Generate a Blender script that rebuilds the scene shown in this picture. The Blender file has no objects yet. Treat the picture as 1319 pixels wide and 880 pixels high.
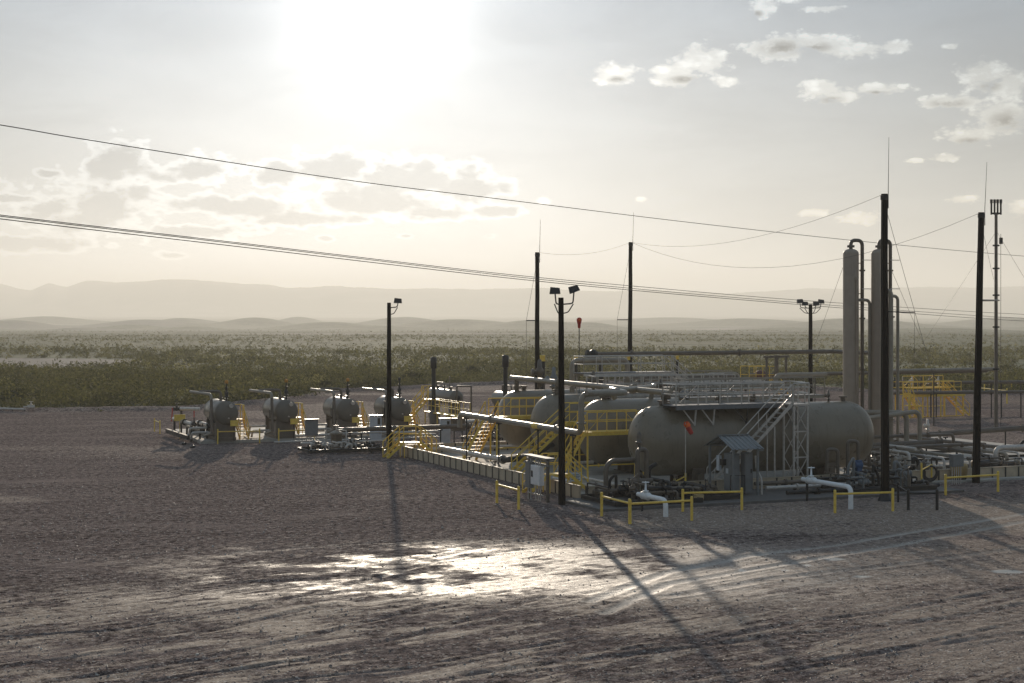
import bpy, math, random
import numpy as np
from mathutils import Vector, Matrix, Quaternion
random.seed(7); rng = np.random.default_rng(7)
sc = bpy.context.scene
R = math.radians
# ------------------------------------------------------------------ camera
F, CX, HY, H = 2100.0, 659.5, 401.0, 9.2          # focal length, centre, horizon row (px of a 1319 px wide frame), eye height
cam = bpy.data.cameras.new('camera'); cam.sensor_width = 36; cam.lens = F/1319*36
cam.shift_y = -(440-HY)/1319; cam.clip_start = .5; cam.clip_end = 60000
co = bpy.data.objects.new('camera', cam); co.location = (0, 0, H); co.rotation_euler = (R(90), 0, 0)
sc.collection.objects.link(co); sc.camera = co
# ------------------------------------------------------------------ light
EXPOSURE = -0.42
SUN_AZ, SUN_EL = R(-4.8), R(10.9)                    # left of straight ahead, above the horizon
SUN_STR, SKY_STR = 5.0, 0.075
sun = bpy.data.lights.new('sun', 'SUN'); sun.energy = SUN_STR; sun.angle = R(.55); sun.color = (1, .86, .69)
so = bpy.data.objects.new('sun', sun)
sdir = Vector((math.sin(SUN_AZ)*math.cos(SUN_EL), math.cos(SUN_AZ)*math.cos(SUN_EL), math.sin(SUN_EL)))
so.rotation_euler = sdir.to_track_quat('Z', 'Y').to_euler(); so.location = sdir*100
sc.collection.objects.link(so)
sc.view_settings.view_transform = 'Standard'; sc.view_settings.look = 'None'
sc.view_settings.gamma = 1; sc.view_settings.use_curve_mapping = False; sc.view_settings.exposure = EXPOSURE
sc.cycles.max_bounces = 6; sc.cycles.volume_bounces = 1; sc.cycles.use_denoising = True
sc.cycles.transparent_max_bounces = 6; sc.cycles.sample_clamp_indirect = 8; sc.cycles.sample_clamp_direct = 0
# ------------------------------------------------------------------ node helper
class NT:
    def __init__(s, nt): s.nt = nt; s.n = nt.nodes; s.l = nt.links
    def new(s, t, **k):
        n = s.n.new(t)
        for a, v in k.items(): setattr(n, a, v)
        return n
    def put(s, sock, v):
        if isinstance(v, bpy.types.NodeSocket): s.l.new(v, sock)
        elif v is not None:
            if hasattr(sock.default_value, '__len__') and not hasattr(v, '__len__'): v = (v,)*len(sock.default_value)
            if sock.type == 'RGBA' and len(v) == 3: v = (*v, 1)
            sock.default_value = v
    def m(s, op, a, b=None, c=None, clamp=False):
        n = s.new('ShaderNodeMath', operation=op, use_clamp=clamp)
        for i, v in enumerate((a, b, c)):
            if v is not None: s.put(n.inputs[i], v)
        return n.outputs[0]
    def vm(s, op, a, b=None, out=0):
        n = s.new('ShaderNodeVectorMath', operation=op)
        s.put(n.inputs[0], a)
        if b is not None: s.put(n.inputs[1], b)
        return n.outputs[out]
    def mr(s, v, a, b, c=0., d=1., smooth=True):
        n = s.new('ShaderNodeMapRange', interpolation_type='SMOOTHSTEP' if smooth else 'LINEAR')
        for i, x in enumerate((v, a, b, c, d)): s.put(n.inputs[i], x)
        return n.outputs[0]
    def mix(s, f, a, b, blend='MIX'):
        n = s.new('ShaderNodeMix', data_type='RGBA', blend_type=blend)
        s.put(n.inputs[0], f); s.put(n.inputs[6], a); s.put(n.inputs[7], b)
        return n.outputs[2]
    def noise(s, vec, scale, detail=4, rough=.55, dim='3D', out=0, dist=0.):
        n = s.new('ShaderNodeTexNoise', noise_dimensions=dim)
        if vec is not None: s.put(n.inputs['Vector'], vec)
        n.inputs['Scale'].default_value = scale; n.inputs['Detail'].default_value = detail
        n.inputs['Roughness'].default_value = rough; n.inputs['Distortion'].default_value = dist
        return n.outputs[out]
# ------------------------------------------------------------------ world
w = bpy.data.worlds.new('World'); sc.world = w; w.use_nodes = True
N = NT(w.node_tree); N.n.clear()
sky = N.new('ShaderNodeTexSky', sky_type='NISHITA', sun_disc=False)
sky.sun_elevation = SUN_EL; sky.sun_rotation = SUN_AZ; sky.altitude = 900; sky.air_density = 1.0; sky.dust_density = 2.2; sky.ozone_density = 1.0
gen = N.new('ShaderNodeTexCoord').outputs['Generated']
d = N.vm('NORMALIZE', gen)
hsv = N.new('ShaderNodeHueSaturation'); hsv.inputs['Saturation'].default_value = .34; N.l.new(sky.outputs[0], hsv.inputs['Color'])
base = N.mix(1., hsv.outputs[0], (.25, .27, .30), 'MULTIPLY')
sx = N.new('ShaderNodeSeparateXYZ'); N.l.new(d, sx.inputs[0])
az = N.m('ARCTAN2', sx.outputs[0], sx.outputs[1]); el = N.m('ARCSINE', sx.outputs[2])
base = N.vm('ADD', base, N.mix(N.mr(el, R(1), R(15)), (4.4, 4.55, 4.2), (2.8, 3.95, 5.3)))   # thin high haze over the whole sky, creamy low down and bluer above
# bright aureole of the low sun in the dusty air
ang = N.m('ARCCOSINE', N.m('MINIMUM', N.vm('DOT_PRODUCT', d, tuple(sdir), out=1), .99999))
g1 = N.m('EXPONENT', N.m('MULTIPLY', N.m('POWER', N.m('DIVIDE', ang, R(2.9)), 2.), -1.))
g2 = N.m('EXPONENT', N.m('DIVIDE', ang, -R(4.6)))
glow = N.m('ADD', N.m('MULTIPLY', g1, 14.), N.m('MULTIPLY', g2, 2.4))
gcol = N.mix(1., N.new('ShaderNodeCombineColor').outputs[0], (1, 1, 1), 'MIX')
gl = N.vm('SCALE', (1.0, .985, .95), None); gl.node.inputs[3].default_value = 1.; N.l.new(glow, gl.node.inputs[3])
fade = N.vm('SCALE', base, None); N.l.new(N.mr(ang, R(7), R(21), 1., .95), fade.node.inputs[3])
skyc = N.vm('ADD', fade, gl)
# clouds: (px, py, rx, ry) of one 1319 px wide frame turned into azimuth / elevation
def cloud_set(blobs, nscale, namp, seed, bias):
    uv = N.new('ShaderNodeCombineXYZ'); N.put(uv.inputs[0], N.m('MULTIPLY', az, 1.0)); N.put(uv.inputs[1], N.m('MULTIPLY', el, 1.75)); uv.inputs[2].default_value = seed
    nz = N.noise(uv.outputs[0], nscale, 9, .60)
    nb = N.noise(uv.outputs[0], nscale*.4, 3, .5)
    vo = N.new('ShaderNodeTexVoronoi', feature='SMOOTH_F1', voronoi_dimensions='2D'); vo.inputs['Scale'].default_value = nscale*.9; vo.inputs['Detail'].default_value = 3.; vo.inputs['Roughness'].default_value = .6; vo.inputs['Smoothness'].default_value = .3
    N.l.new(uv.outputs[0], vo.inputs['Vector'])
    nz = N.m('ADD', N.m('MULTIPLY', nz, .6), N.m('MULTIPLY', N.m('SUBTRACT', .95, vo.outputs['Distance']), .42))
    acc = None
    for (px, py, rx, ry) in blobs:
        a0 = math.atan((px-CX)/F); e0 = math.atan((HY-py)/F)
        qx = N.m('MULTIPLY_ADD', az, F/rx, -a0*F/rx); qy = N.m('MULTIPLY_ADD', el, F/ry, -e0*F/ry)
        r = N.m('SQRT', N.m('ADD', N.m('MULTIPLY', qx, qx), N.m('MULTIPLY', qy, qy)))
        v = N.m('SUBTRACT', 1., r)
        acc = v if acc is None else N.m('SMOOTH_MAX', acc, v, .25)
    acc = N.m('MAXIMUM', acc, -1.2)
    dn = N.m('ADD', N.m('ADD', acc, bias), N.m('MULTIPLY', N.m('SUBTRACT', nz, .5), namp))
    dn = N.m('ADD', dn, N.m('MULTIPLY', N.m('SUBTRACT', nb, .5), namp*.5))
    body = N.m('ADD', N.m('ADD', acc, bias), N.m('MULTIPLY', N.m('SUBTRACT', nb, .5), namp*.9))
    return dn, nz, body
right = [(792,97,32,15),(868,98,42,20),(905,78,34,22),(935,108,24,8),(1000,66,52,18),(1050,62,55,13),(1095,72,62,12),(1150,70,30,9),
         (1062,120,32,16),(1088,130,26,9),(1130,122,50,8),(1268,108,32,24),(1300,122,30,22),(1225,140,48,9),(1290,160,45,26),(1250,182,40,12),
         (1218,210,20,6),(985,14,24,14),(1020,2,30,9),(1060,18,28,5),(1225,72,12,5),(1110,284,34,9),(1050,276,20,6),(1240,262,22,7),(1320,275,30,16),(700,258,14,6),(826,258,10,4),(1180,213,14,4)]
left = [(62,231,22,7),(250,220,62,22),(205,232,30,12),(355,225,48,20),(150,215,45,32),(120,270,120,42),(20,262,50,9),(430,215,60,32),(520,232,110,36),(600,240,70,32),(500,262,130,26),
        (300,268,120,20),(400,283,110,12),(560,275,95,12),(40,318,90,16),(250,300,100,12),(420,308,14,5),(523,304,14,4),(630,304,12,4),(220,330,30,6),(640,272,50,9)]
veil = N.new('ShaderNodeCombineXYZ'); N.put(veil.inputs[0], az); N.put(veil.inputs[1], N.m('MULTIPLY', el, 3.5)); veil = N.noise(veil.outputs[0], 7., 6, .6, dist=.4)
vs_ = N.vm('SCALE', skyc, None); N.l.new(N.mr(veil, .3, .7, .93, 1.06), vs_.node.inputs[3]); skyc = vs_
plain = skyc
dl, nl, bl = cloud_set(left, 55., 1.5, 3.3, .22)
edge = N.m('MULTIPLY', N.mr(dl, -.05, .14), N.mr(dl, .16, .55, 1., 0.))
core = N.mr(N.m('ADD', N.m('MULTIPLY', dl, .6), N.m('MULTIPLY', bl, .4)), .06, .75)
fl = N.m('ADD', 1., N.m('SUBTRACT', N.m('MULTIPLY', edge, .30), N.m('MULTIPLY', core, .22)))
fs = N.vm('SCALE', skyc, None); N.l.new(fl, fs.node.inputs[3]); skyc = fs
dr, nr, br = cloud_set(right, 80., 1.5, 8.1, .30)
cov = N.mr(dr, .0, .55)
gacc = None                                            # shaded undersides
for (px, py, rx, ry) in [(1008,66,44,15),(1048,67,36,10),(880,104,30,8),(795,103,18,6),(1070,134,22,7),(1130,126,26,4),(1222,142,36,8),(1296,166,34,18),(1275,122,20,10),(1250,190,26,7),(975,22,12,6)]:
    a0 = math.atan((px-CX)/F); e0 = math.atan((HY-py)/F); qx = N.m('MULTIPLY_ADD', az, F/rx, -a0*F/rx); qy = N.m('MULTIPLY_ADD', el, F/ry, -e0*F/ry)
    v = N.m('SUBTRACT', 1., N.m('SQRT', N.m('ADD', N.m('MULTIPLY', qx, qx), N.m('MULTIPLY', qy, qy)))); gacc = v if gacc is None else N.m('SMOOTH_MAX', gacc, v, .3)
gacc = N.m('MAXIMUM', gacc, -1.)
shade = N.mr(N.m('ADD', gacc, N.m('MULTIPLY', N.m('SUBTRACT', nr, .42), 1.6)), -.15, .95)
lum = N.m('SUBTRACT', N.mr(nr, .25, .6, 1.40, 1.80), N.m('MULTIPLY', shade, .95))
bright = N.vm('SCALE', N.mix(1., skyc, (1.05, 1.0, .93), 'MULTIPLY'), None); N.l.new(lum, bright.node.inputs[3])
skyc = N.mix(cov, skyc, bright)
bg = N.new('ShaderNodeBackground'); N.put(bg.inputs['Color'], skyc); bg.inputs['Strength'].default_value = SKY_STR
bg0 = N.new('ShaderNodeBackground'); N.put(bg0.inputs['Color'], plain); bg0.inputs['Strength'].default_value = SKY_STR
inbank = N.m('MULTIPLY', N.m('LESS_THAN', N.m('ABSOLUTE', az), R(24)), N.m('LESS_THAN', N.m('ABSOLUTE', N.m('SUBTRACT', el, R(7))), R(7)))   # the part of the sky that holds the cloud banks
ms = N.new('ShaderNodeMixShader'); N.l.new(inbank, ms.inputs[0]); N.l.new(bg0.outputs[0], ms.inputs[1]); N.l.new(bg.outputs[0], ms.inputs[2])
N.l.new(ms.outputs[0], N.new('ShaderNodeOutputWorld').inputs[0])
w.cycles.sampling_method = 'MANUAL'; w.cycles.sample_map_resolution = 1024
# ------------------------------------------------------------------ plant grid: a runs right and away, b runs left and away
PH = R(23.4); CP, SP = math.cos(PH), math.sin(PH)
def W(a, b, z=0.): return Vector((a*CP-b*SP, a*SP+b*CP, z))
def g(px, py, z=0.):
    Y = (H-z)*F/(py-HY); X = (px-CX)/F*Y
    return (X*CP+Y*SP, -X*SP+Y*CP)
def onb(px, py, b):
    k = (px-CX)/F; Y = b/(-k*SP+CP); X = k*Y
    return (X*CP+Y*SP, b, H-(py-HY)/F*Y)
def ona(px, py, a):
    k = (px-CX)/F; Y = a/(k*CP+SP); X = k*Y
    return (a, -X*SP+Y*CP, H-(py-HY)/F*Y)
# ------------------------------------------------------------------ materials
MATS = {}
def paint(name, col, rough=.5, metal=0., var=.12, nscale=3., bump=.02, dirt=0., dirtcol=(.12,.09,.06), spec=.5, coat=0., grime=.0):
    m = bpy.data.materials.new(name); m.use_nodes = True; K = NT(m.node_tree); b = K.n['Principled BSDF']
    geo = K.new('ShaderNodeNewGeometry'); P = geo.outputs['Position']
    n1 = K.noise(P, nscale, 5, .6); n2 = K.noise(P, nscale*9, 3, .6)
    c = K.mix(K.mr(n1, .3, .7), tuple(x*(1-var) for x in col), tuple(min(1, x*(1+var)) for x in col))
    if dirt > 0:
        st = K.new('ShaderNodeMapping'); st.inputs['Scale'].default_value = (1, 1, .16); K.l.new(P, st.inputs[0])
        n3 = K.noise(st.outputs[0], nscale*4.5, 6, .68)
        c = K.mix(K.m('MULTIPLY', K.mr(n3, .5, .75), dirt), c, dirtcol)
    K.put(b.inputs['Base Color'], c); b.inputs['Metallic'].default_value = metal
    K.put(b.inputs['Roughness'], K.mr(n1, .25, .75, max(.05, rough-.09), min(1, rough+.1)))
    b.inputs['Specular IOR Level'].default_value = spec; b.inputs['Coat Weight'].default_value = coat
    if bump > 0:
        bp = K.new('ShaderNodeBump'); bp.inputs['Strength'].default_value = .5; bp.inputs['Distance'].default_value = bump
        K.put(bp.inputs['Height'], K.m('ADD', n1, K.m('MULTIPLY', n2, .3))); K.l.new(bp.outputs[0], b.inputs['Normal'])
    MATS[name] = m; return m
M_tank = paint('tank_paint', (.225, .185, .130), .33, var=.10, nscale=.9, bump=.008, dirt=.65, dirtcol=(.12,.088,.058))
M_tower = paint('tower_paint', (.39, .305, .23), .5, var=.09, nscale=.9, bump=.004, dirt=.4, dirtcol=(.18,.14,.1))
M_pipe = paint('pipe_paint', (.31, .265, .205), .38, var=.12, nscale=2, bump=.003, dirt=.3)
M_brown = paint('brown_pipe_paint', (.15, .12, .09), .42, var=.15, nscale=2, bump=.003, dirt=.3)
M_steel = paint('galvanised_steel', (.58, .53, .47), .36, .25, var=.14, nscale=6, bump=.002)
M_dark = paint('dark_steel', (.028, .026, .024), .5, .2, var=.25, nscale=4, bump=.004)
M_yel = paint('yellow_paint', (.95, .62, .10), .45, var=.12, nscale=5, bump=.002, dirt=.25, dirtcol=(.25,.16,.05))
M_white = paint('white_paint', (.84, .84, .82), .35, var=.05, nscale=5, bump=.001, dirt=.15, dirtcol=(.4,.36,.3))
M_grey = paint('cabinet_grey_paint', (.20, .205, .20), .45, var=.08, nscale=4, bump=.001)
M_lgrey = paint('pale_cabinet_paint', (.62, .64, .65), .4, var=.06, nscale=4, bump=.001)
M_wood = paint('creosoted_wood', (.009, .0075, .0065), .85, var=.4, nscale=5, bump=.02, spec=.08)
M_grate = paint('walkway_grating', (.15, .155, .16), .6, var=.15, nscale=8, bump=.002)
M_conc = paint('concrete', (.43, .40, .35), .85, var=.15, nscale=1.5, bump=.01, dirt=.3)
M_wall = paint('containment_wall_panel', (.56, .45, .31), .6, var=.12, nscale=2, bump=.005, dirt=.25)
M_rib = paint('wall_rib_steel', (.06, .05, .04), .6, var=.15, nscale=2, bump=.002)
M_orange = paint('orange_cloth', (.95, .16, .03), .7, var=.1, bump=.002)
M_red = paint('red_paint', (.55, .045, .03), .5, var=.15, bump=.001)
M_blue = paint('blue_paint', (.03, .09, .2), .45, var=.15, bump=.001)
M_black = paint('black_paint', (.018, .018, .018), .4, var=.3, bump=.002)
M_hose = paint('black_rubber', (.025, .025, .025), .5, var=.2, bump=.002)
M_glass = paint('lamp_lens', (.30, .31, .32), .12, var=.05, bump=0)
M_tanbox = paint('tan_drum_plastic', (.52, .36, .15), .5, var=.1, bump=.001)
M_wire = paint('wire_metal', (.05, .045, .04), .5, .3, var=.2, bump=0)
M_roof = paint('corrugated_roof_sheet', (.21, .22, .22), .45, .2, var=.1, nscale=3, bump=.002)
# ------------------------------------------------------------------ mesh builder (plant coordinates)
class MB:
    def __init__(s): s.v = []; s.f = []; s.s = []
    def add(s, vs, fs, smooth=False):
        o = len(s.v); s.v += [tuple(x) for x in vs]
        for f in fs: s.f.append(tuple(i+o for i in f)); s.s.append(smooth)
        return s
    def box(s, a0, a1, b0, b1, z0, z1):
        vs = [(a, b, z) for z in (z0, z1) for b in (b0, b1) for a in (a0, a1)]
        return s.add(vs, [(0,2,3,1),(4,5,7,6),(0,1,5,4),(2,6,7,3),(0,4,6,2),(1,3,7,5)])
    def beam(s, p, q, wd=.06, ht=None, up=(0,0,1)):
        p, q = Vector(p), Vector(q); ht = ht or wd; d = (q-p).normalized(); up = Vector(up)
        if abs(d.dot(up)) > .95: up = Vector((0, 1, 0))
        x = d.cross(up).normalized()*wd/2; y = x.cross(d).normalized()*ht/2
        vs = [c+i*x+j*y for c in (p, q) for i, j in ((-1,-1),(1,-1),(1,1),(-1,1))]
        return s.add(vs, [(0,3,2,1),(4,5,6,7),(0,1,5,4),(1,2,6,5),(2,3,7,6),(3,0,4,7)])
    def tube(s, pts, r, n=10, bend=0, caps=True, r1=None):
        P = [Vector(p) for p in pts]
        if bend:                                        # round the inner corners
            Q = [P[0]]
            for i in range(1, len(P)-1):
                a, b, c = P[i-1], P[i], P[i+1]; u = (a-b); v = (c-b)
                bd = min(bend, u.length*.49, v.length*.49); u = b+u.normalized()*bd; v = b+v.normalized()*bd
                for k in range(6):
                    t = k/5; Q.append(u*(1-t)**2+b*2*t*(1-t)+v*t*t)
            Q.append(P[-1]); P = Q
        rings = []; T = []
        for i in range(len(P)):
            t = (P[min(i+1, len(P)-1)]-P[max(i-1, 0)]).normalized(); T.append(t)
        u = T[0].orthogonal().normalized()
        for i, p in enumerate(P):
            if i: u = (u-T[i]*u.dot(T[i])).normalized()
            v = T[i].cross(u); rr = r if r1 is None else r+(r1-r)*i/(len(P)-1)
            rings.append([p+(u*math.cos(2*math.pi*k/n)+v*math.sin(2*math.pi*k/n))*rr for k in range(n)])
        vs = [x for rg in rings for x in rg]
        s.add(vs, [(i*n+k, i*n+(k+1)%n, (i+1)*n+(k+1)%n, (i+1)*n+k) for i in range(len(P)-1) for k in range(n)], True)
        if caps: s.add(rings[0], [tuple(reversed(range(n)))]); s.add(rings[-1], [tuple(range(n))])
        return s
    def lathe(s, prof, o, ax=(0,0,1), n=24, smooth=True):
        o = Vector(o); ax = Vector(ax).normalized(); u = ax.orthogonal().normalized(); v = ax.cross(u); vs = []
        for (r, h) in prof:
            for k in range(n):
                t = 2*math.pi*k/n; vs.append(o+ax*h+(u*math.cos(t)+v*math.sin(t))*max(r, 1e-4))
        return s.add(vs, [(i*n+k, i*n+(k+1)%n, (i+1)*n+(k+1)%n, (i+1)*n+k) for i in range(len(prof)-1) for k in range(n)], smooth)
    def torus(s, o, ax, rad, r, n=16, m=6):
        o = Vector(o); ax = Vector(ax).normalized(); u = ax.orthogonal().normalized(); v = ax.cross(u); vs = []
        for i in range(n):
            t = 2*math.pi*i/n; c = u*math.cos(t)+v*math.sin(t)
            for j in range(m):
                q = 2*math.pi*j/m; vs.append(o+c*(rad+r*math.cos(q))+ax*r*math.sin(q))
        return s.add(vs, [(i*m+j, ((i+1)%n)*m+j, ((i+1)%n)*m+(j+1)%m, i*m+(j+1)%m) for i in range(n) for j in range(m)], True)
    def build(s, name, mat, root=None, label=None):
        o0 = Vector(root['_o']) if root is not None else Vector((0, 0, 0))
        if root is not None: vs = [(x-o0.x, y-o0.y, z-o0.z) for x, y, z in s.v]
        else:
            o0 = Vector(s.v[0]); zs = min(v[2] for v in s.v); n = len(s.v)
            o0 = Vector((sum(v[0] for v in s.v)/n, sum(v[1] for v in s.v)/n, zs)); vs = [(x-o0.x, y-o0.y, z-o0.z) for x, y, z in s.v]
        me = bpy.data.meshes.new(name); me.from_pydata(vs, [], s.f); me.polygons.foreach_set('use_smooth', s.s); me.materials.append(mat)
        ob = bpy.data.objects.new(name, me); sc.collection.objects.link(ob)
        if root is not None: ob.parent = root; ob['_o'] = tuple(o0)
        else: ob.location = W(*o0); ob.rotation_euler = (0, 0, PH); ob['_o'] = tuple(o0)
        if label: ob['label'] = label
        return ob
def tag(o, label, cat, group=None):
    o['label'] = label; o['category'] = cat
    if group: o['group'] = group
    return o
def thing(name, label, cat, a, b, z=0., group=None):
    o = bpy.data.objects.new(name, None); sc.collection.objects.link(o); o.empty_display_size = .3
    o.location = W(a, b, z); o.rotation_euler = (0, 0, PH); o['_o'] = (a, b, z)
    return tag(o, label, cat, group)
def kids(o): return [c for c in sc.objects if c.parent == o]
def copy_thing(o, a, b, label, z=0.):
    c = o.copy(); sc.collection.objects.link(c); c.location = W(a, b, z); c['label'] = label; c['_o'] = (a, b, z)
    for k in KIDS[o.name]:
        k2 = k.copy(); sc.collection.objects.link(k2); k2.parent = c
        for q in KIDS.get(k.name, []):
            q2 = q.copy(); sc.collection.objects.link(q2); q2.parent = k2
    return c
KIDS = {}
def index_kids():
    KIDS.clear()
    for o in sc.objects:
        if o.parent: KIDS.setdefault(o.parent.name, []).append(o)
def struct(o): o['kind'] = 'structure'; return o
def stuff(o): o['kind'] = 'stuff'; return o
# --- recurring pieces
def rail_run(root, pts, h=1.07, mat=None, sp=1.3, r=.030, mid=True, toe=False, diag=False):
    mat = mat or M_yel
    for i in range(len(pts)-1):
        p, q = Vector(pts[i]), Vector(pts[i+1]); n = max(1, round((q-p).length/sp)); up = Vector((0, 0, 1))
        MB().tube([p+up*h, q+up*h], r, 8).build('handrail', mat, root)
        if mid: MB().tube([p+up*h*.52, q+up*h*.52], r*.85, 6).build('mid_rail', mat, root)
        if toe: MB().beam(p+up*.06, q+up*.06, .012, .11).build('toe_board', mat, root)
        for k in range(n+1):
            if k == n and i < len(pts)-2: continue
            c = p.lerp(q, k/n); MB().tube([c, c+up*h], r, 6).build('post', mat, root)
            if diag and k < n:
                c2 = p.lerp(q, (k+1)/n); MB().tube([c+up*(h if k%2 else 0), c2+up*(0 if k%2 else h)], r*.7, 6).build('brace', mat, root)
def stair(root, p0, p1, wd, axis, mat=None, n=None, rails=True, h=1.0, tread=.24):
    """steps from p0 (foot) to p1 (top); wd is measured along axis ('a' or 'b')"""
    mat = mat or M_yel; p0, p1 = Vector(p0), Vector(p1); wv = Vector((wd/2, 0, 0)) if axis == 'a' else Vector((0, wd/2, 0))
    n = n or max(3, round(abs(p1.z-p0.z)/.23)); run = (p1-p0); run.z = 0; run = run.normalized() if run.length > 1e-3 else Vector((1, 0, 0))
    for sgn in (-1, 1): MB().beam(p0+wv*sgn, p1+wv*sgn, .04, .16).build('stringer', mat, root)
    for k in range(1, n):
        c = p0.lerp(p1, k/n); MB().beam(c-wv, c+wv, tread, .035).build('step', mat, root)
    if rails:
        up = Vector((0, 0, h))
        for sgn in (-1, 1):
            s_ = wv*sgn; MB().tube([p0+s_, p0+s_+up, p1+s_+up, p1+s_], .032, 6, bend=.06).build('handrail', mat, root)
            MB().tube([p0+s_+up*.5, p1+s_+up*.5], .025, 6).build('mid_rail', mat, root)
            for k in (1, 2):
                c = p0.lerp(p1, k/3)+s_; MB().tube([c, c+up], .026, 6).build('post', mat, root)
def flange(p, ax, r, mat, root, t=.05, name='flange'):
    p = Vector(p); ax = Vector(ax).normalized()
    return MB().lathe([(0, -t), (r*1.65, -t), (r*1.65, -.008), (r*1.5, -.004), (r*1.5, .004), (r*1.65, .008), (r*1.65, t), (0, t)], p, ax, 14, False).build(name, mat, root)
def gate_valve(root, p, ax, r, mat, wheel=None, hh=.5):
    p = Vector(p); ax = Vector(ax).normalized(); L = r*2.4
    MB().lathe([(0,-L),(r*1.7,-L),(r*1.7,-L+.05),(r*1.15,-L+.06),(r*1.5,-r*.9),(r*1.65,0),(r*1.5,r*.9),(r*1.15,L-.06),(r*1.7,L-.05),(r*1.7,L),(0,L)], p, ax, 14).build('valve_body', mat, root)
    MB().lathe([(r*.9,0),(r*.9,r*1.8),(r*1.3,r*1.8),(r*1.3,r*2.2),(r*.5,r*2.3),(r*.35,hh)], p, (0,0,1), 12).tube([p, p+Vector((0,0,hh+.06))], .02, 6).build('bonnet', mat, root)
    wl = MB().torus(p+Vector((0,0,hh)), (0,0,1), r*1.5, .018)
    for k in range(3):
        t = k*math.pi/3; u = Vector((math.cos(t), math.sin(t), 0))*r*1.5; wl.tube([p+Vector((0,0,hh))-u, p+Vector((0,0,hh))+u], .012, 5)
    wl.build('handwheel', wheel or mat, root)
def pipe_thing(name, label, pts, r, mat, cat='pipe', group=None, bend=None, flanges=(), supports=(), n=12, smat=None):
    """flanges: (point index, next index, t along); supports: (a, b, ztop)"""
    p0 = pts[0]; t = thing(name, label, cat, p0[0], p0[1], 0, group)
    MB().tube(pts, r, n, bend=bend if bend is not None else r*2.2).build('pipe_run', mat, t)
    for (i, f) in flanges:
        a, b = Vector(pts[i]), Vector(pts[i+1]); flange(a.lerp(b, f), b-a, r, mat, t)
    for (a, b, zt) in supports:
        MB().tube([(a, b, 0), (a, b, zt-r)], .05, 8).box(a-.12, a+.12, b-.12, b+.12, 0, .02).box(a-r*.9, a+r*.9, b-.06, b+.06, zt-r-.04, zt-r*.8).build('pipe_support', smat or M_dark, t)
    return t
# ------------------------------------------------------------------ numeric noise for the terrain
def vnoise(x, y, seed=0):
    xi = np.floor(x).astype(np.int64); yi = np.floor(y).astype(np.int64); fx = x-xi; fy = y-yi
    def h(i, j):
        n = (i*374761393+j*668265263+seed*144665) & 0x7fffffff
        n = ((n ^ (n >> 13))*1274126177) & 0x7fffffff
        return ((n ^ (n >> 16)) & 0xffff)/65535.
    u = fx*fx*(3-2*fx); v = fy*fy*(3-2*fy)
    return (h(xi, yi)*(1-u)+h(xi+1, yi)*u)*(1-v)+(h(xi, yi+1)*(1-u)+h(xi+1, yi+1)*u)*v
def fbm(x, y, sc_, oct_=5, seed=0, gain=.5):
    t = 0; a = 1; s_ = 0
    for o in range(oct_):
        t = t+a*vnoise(x/sc_*2**o+31.7*o, y/sc_*2**o+17.3*o, seed+o); s_ += a; a *= gain
    return t/s_
def sstep(x, a, b):
    t = np.clip((x-a)/(b-a), 0, 1); return t*t*(3-2*t)
def grid_mesh(name, X, Y, Z, mat, attrs={}, wrap=False):
    ny, nx = X.shape; me = bpy.data.meshes.new(name)
    co_ = np.stack([X, Y, Z], -1).reshape(-1, 3).astype(np.float32)
    idx = np.arange(nx*ny).reshape(ny, nx)
    q = np.stack([idx[:-1, :-1], idx[:-1, 1:], idx[1:, 1:], idx[1:, :-1]], -1).reshape(-1, 4)
    me.vertices.add(len(co_)); me.vertices.foreach_set('co', co_.ravel())
    me.loops.add(q.size); me.loops.foreach_set('vertex_index', q.ravel().astype(np.int32))
    me.polygons.add(len(q)); me.polygons.foreach_set('loop_start', np.arange(0, q.size, 4, dtype=np.int32))
    me.polygons.foreach_set('loop_total', np.full(len(q), 4, np.int32)); me.polygons.foreach_set('use_smooth', np.ones(len(q), bool))
    for k, v in attrs.items():
        at = me.attributes.new(k, 'FLOAT', 'POINT'); at.data.foreach_set('value', np.asarray(v, np.float32).ravel())
    me.update(calc_edges=True); me.materials.append(mat)
    ob = bpy.data.objects.new(name, me); sc.collection.objects.link(ob); return ob
# the gravel pad ends along this line (world metres); beyond it the desert scrub begins
EX = np.array([-400, -120, -48, -30.6, -23, -20.9, -5.8, 4, 20, 40, 57, 90, 400.])
EY = np.array([150, 150, 152, 153.3, 170, 186, 203, 212, 208, 187, 182, 178, 175.])
def pad_edge(x): return np.interp(x, EX, EY)+7*(fbm(x, x*0+3., 9, 4, 90)-.5)
def pond(x, y): return sstep(-(((x+98)/30)**2+((y-292)/30.)**2), -1.3, -.85)
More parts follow.
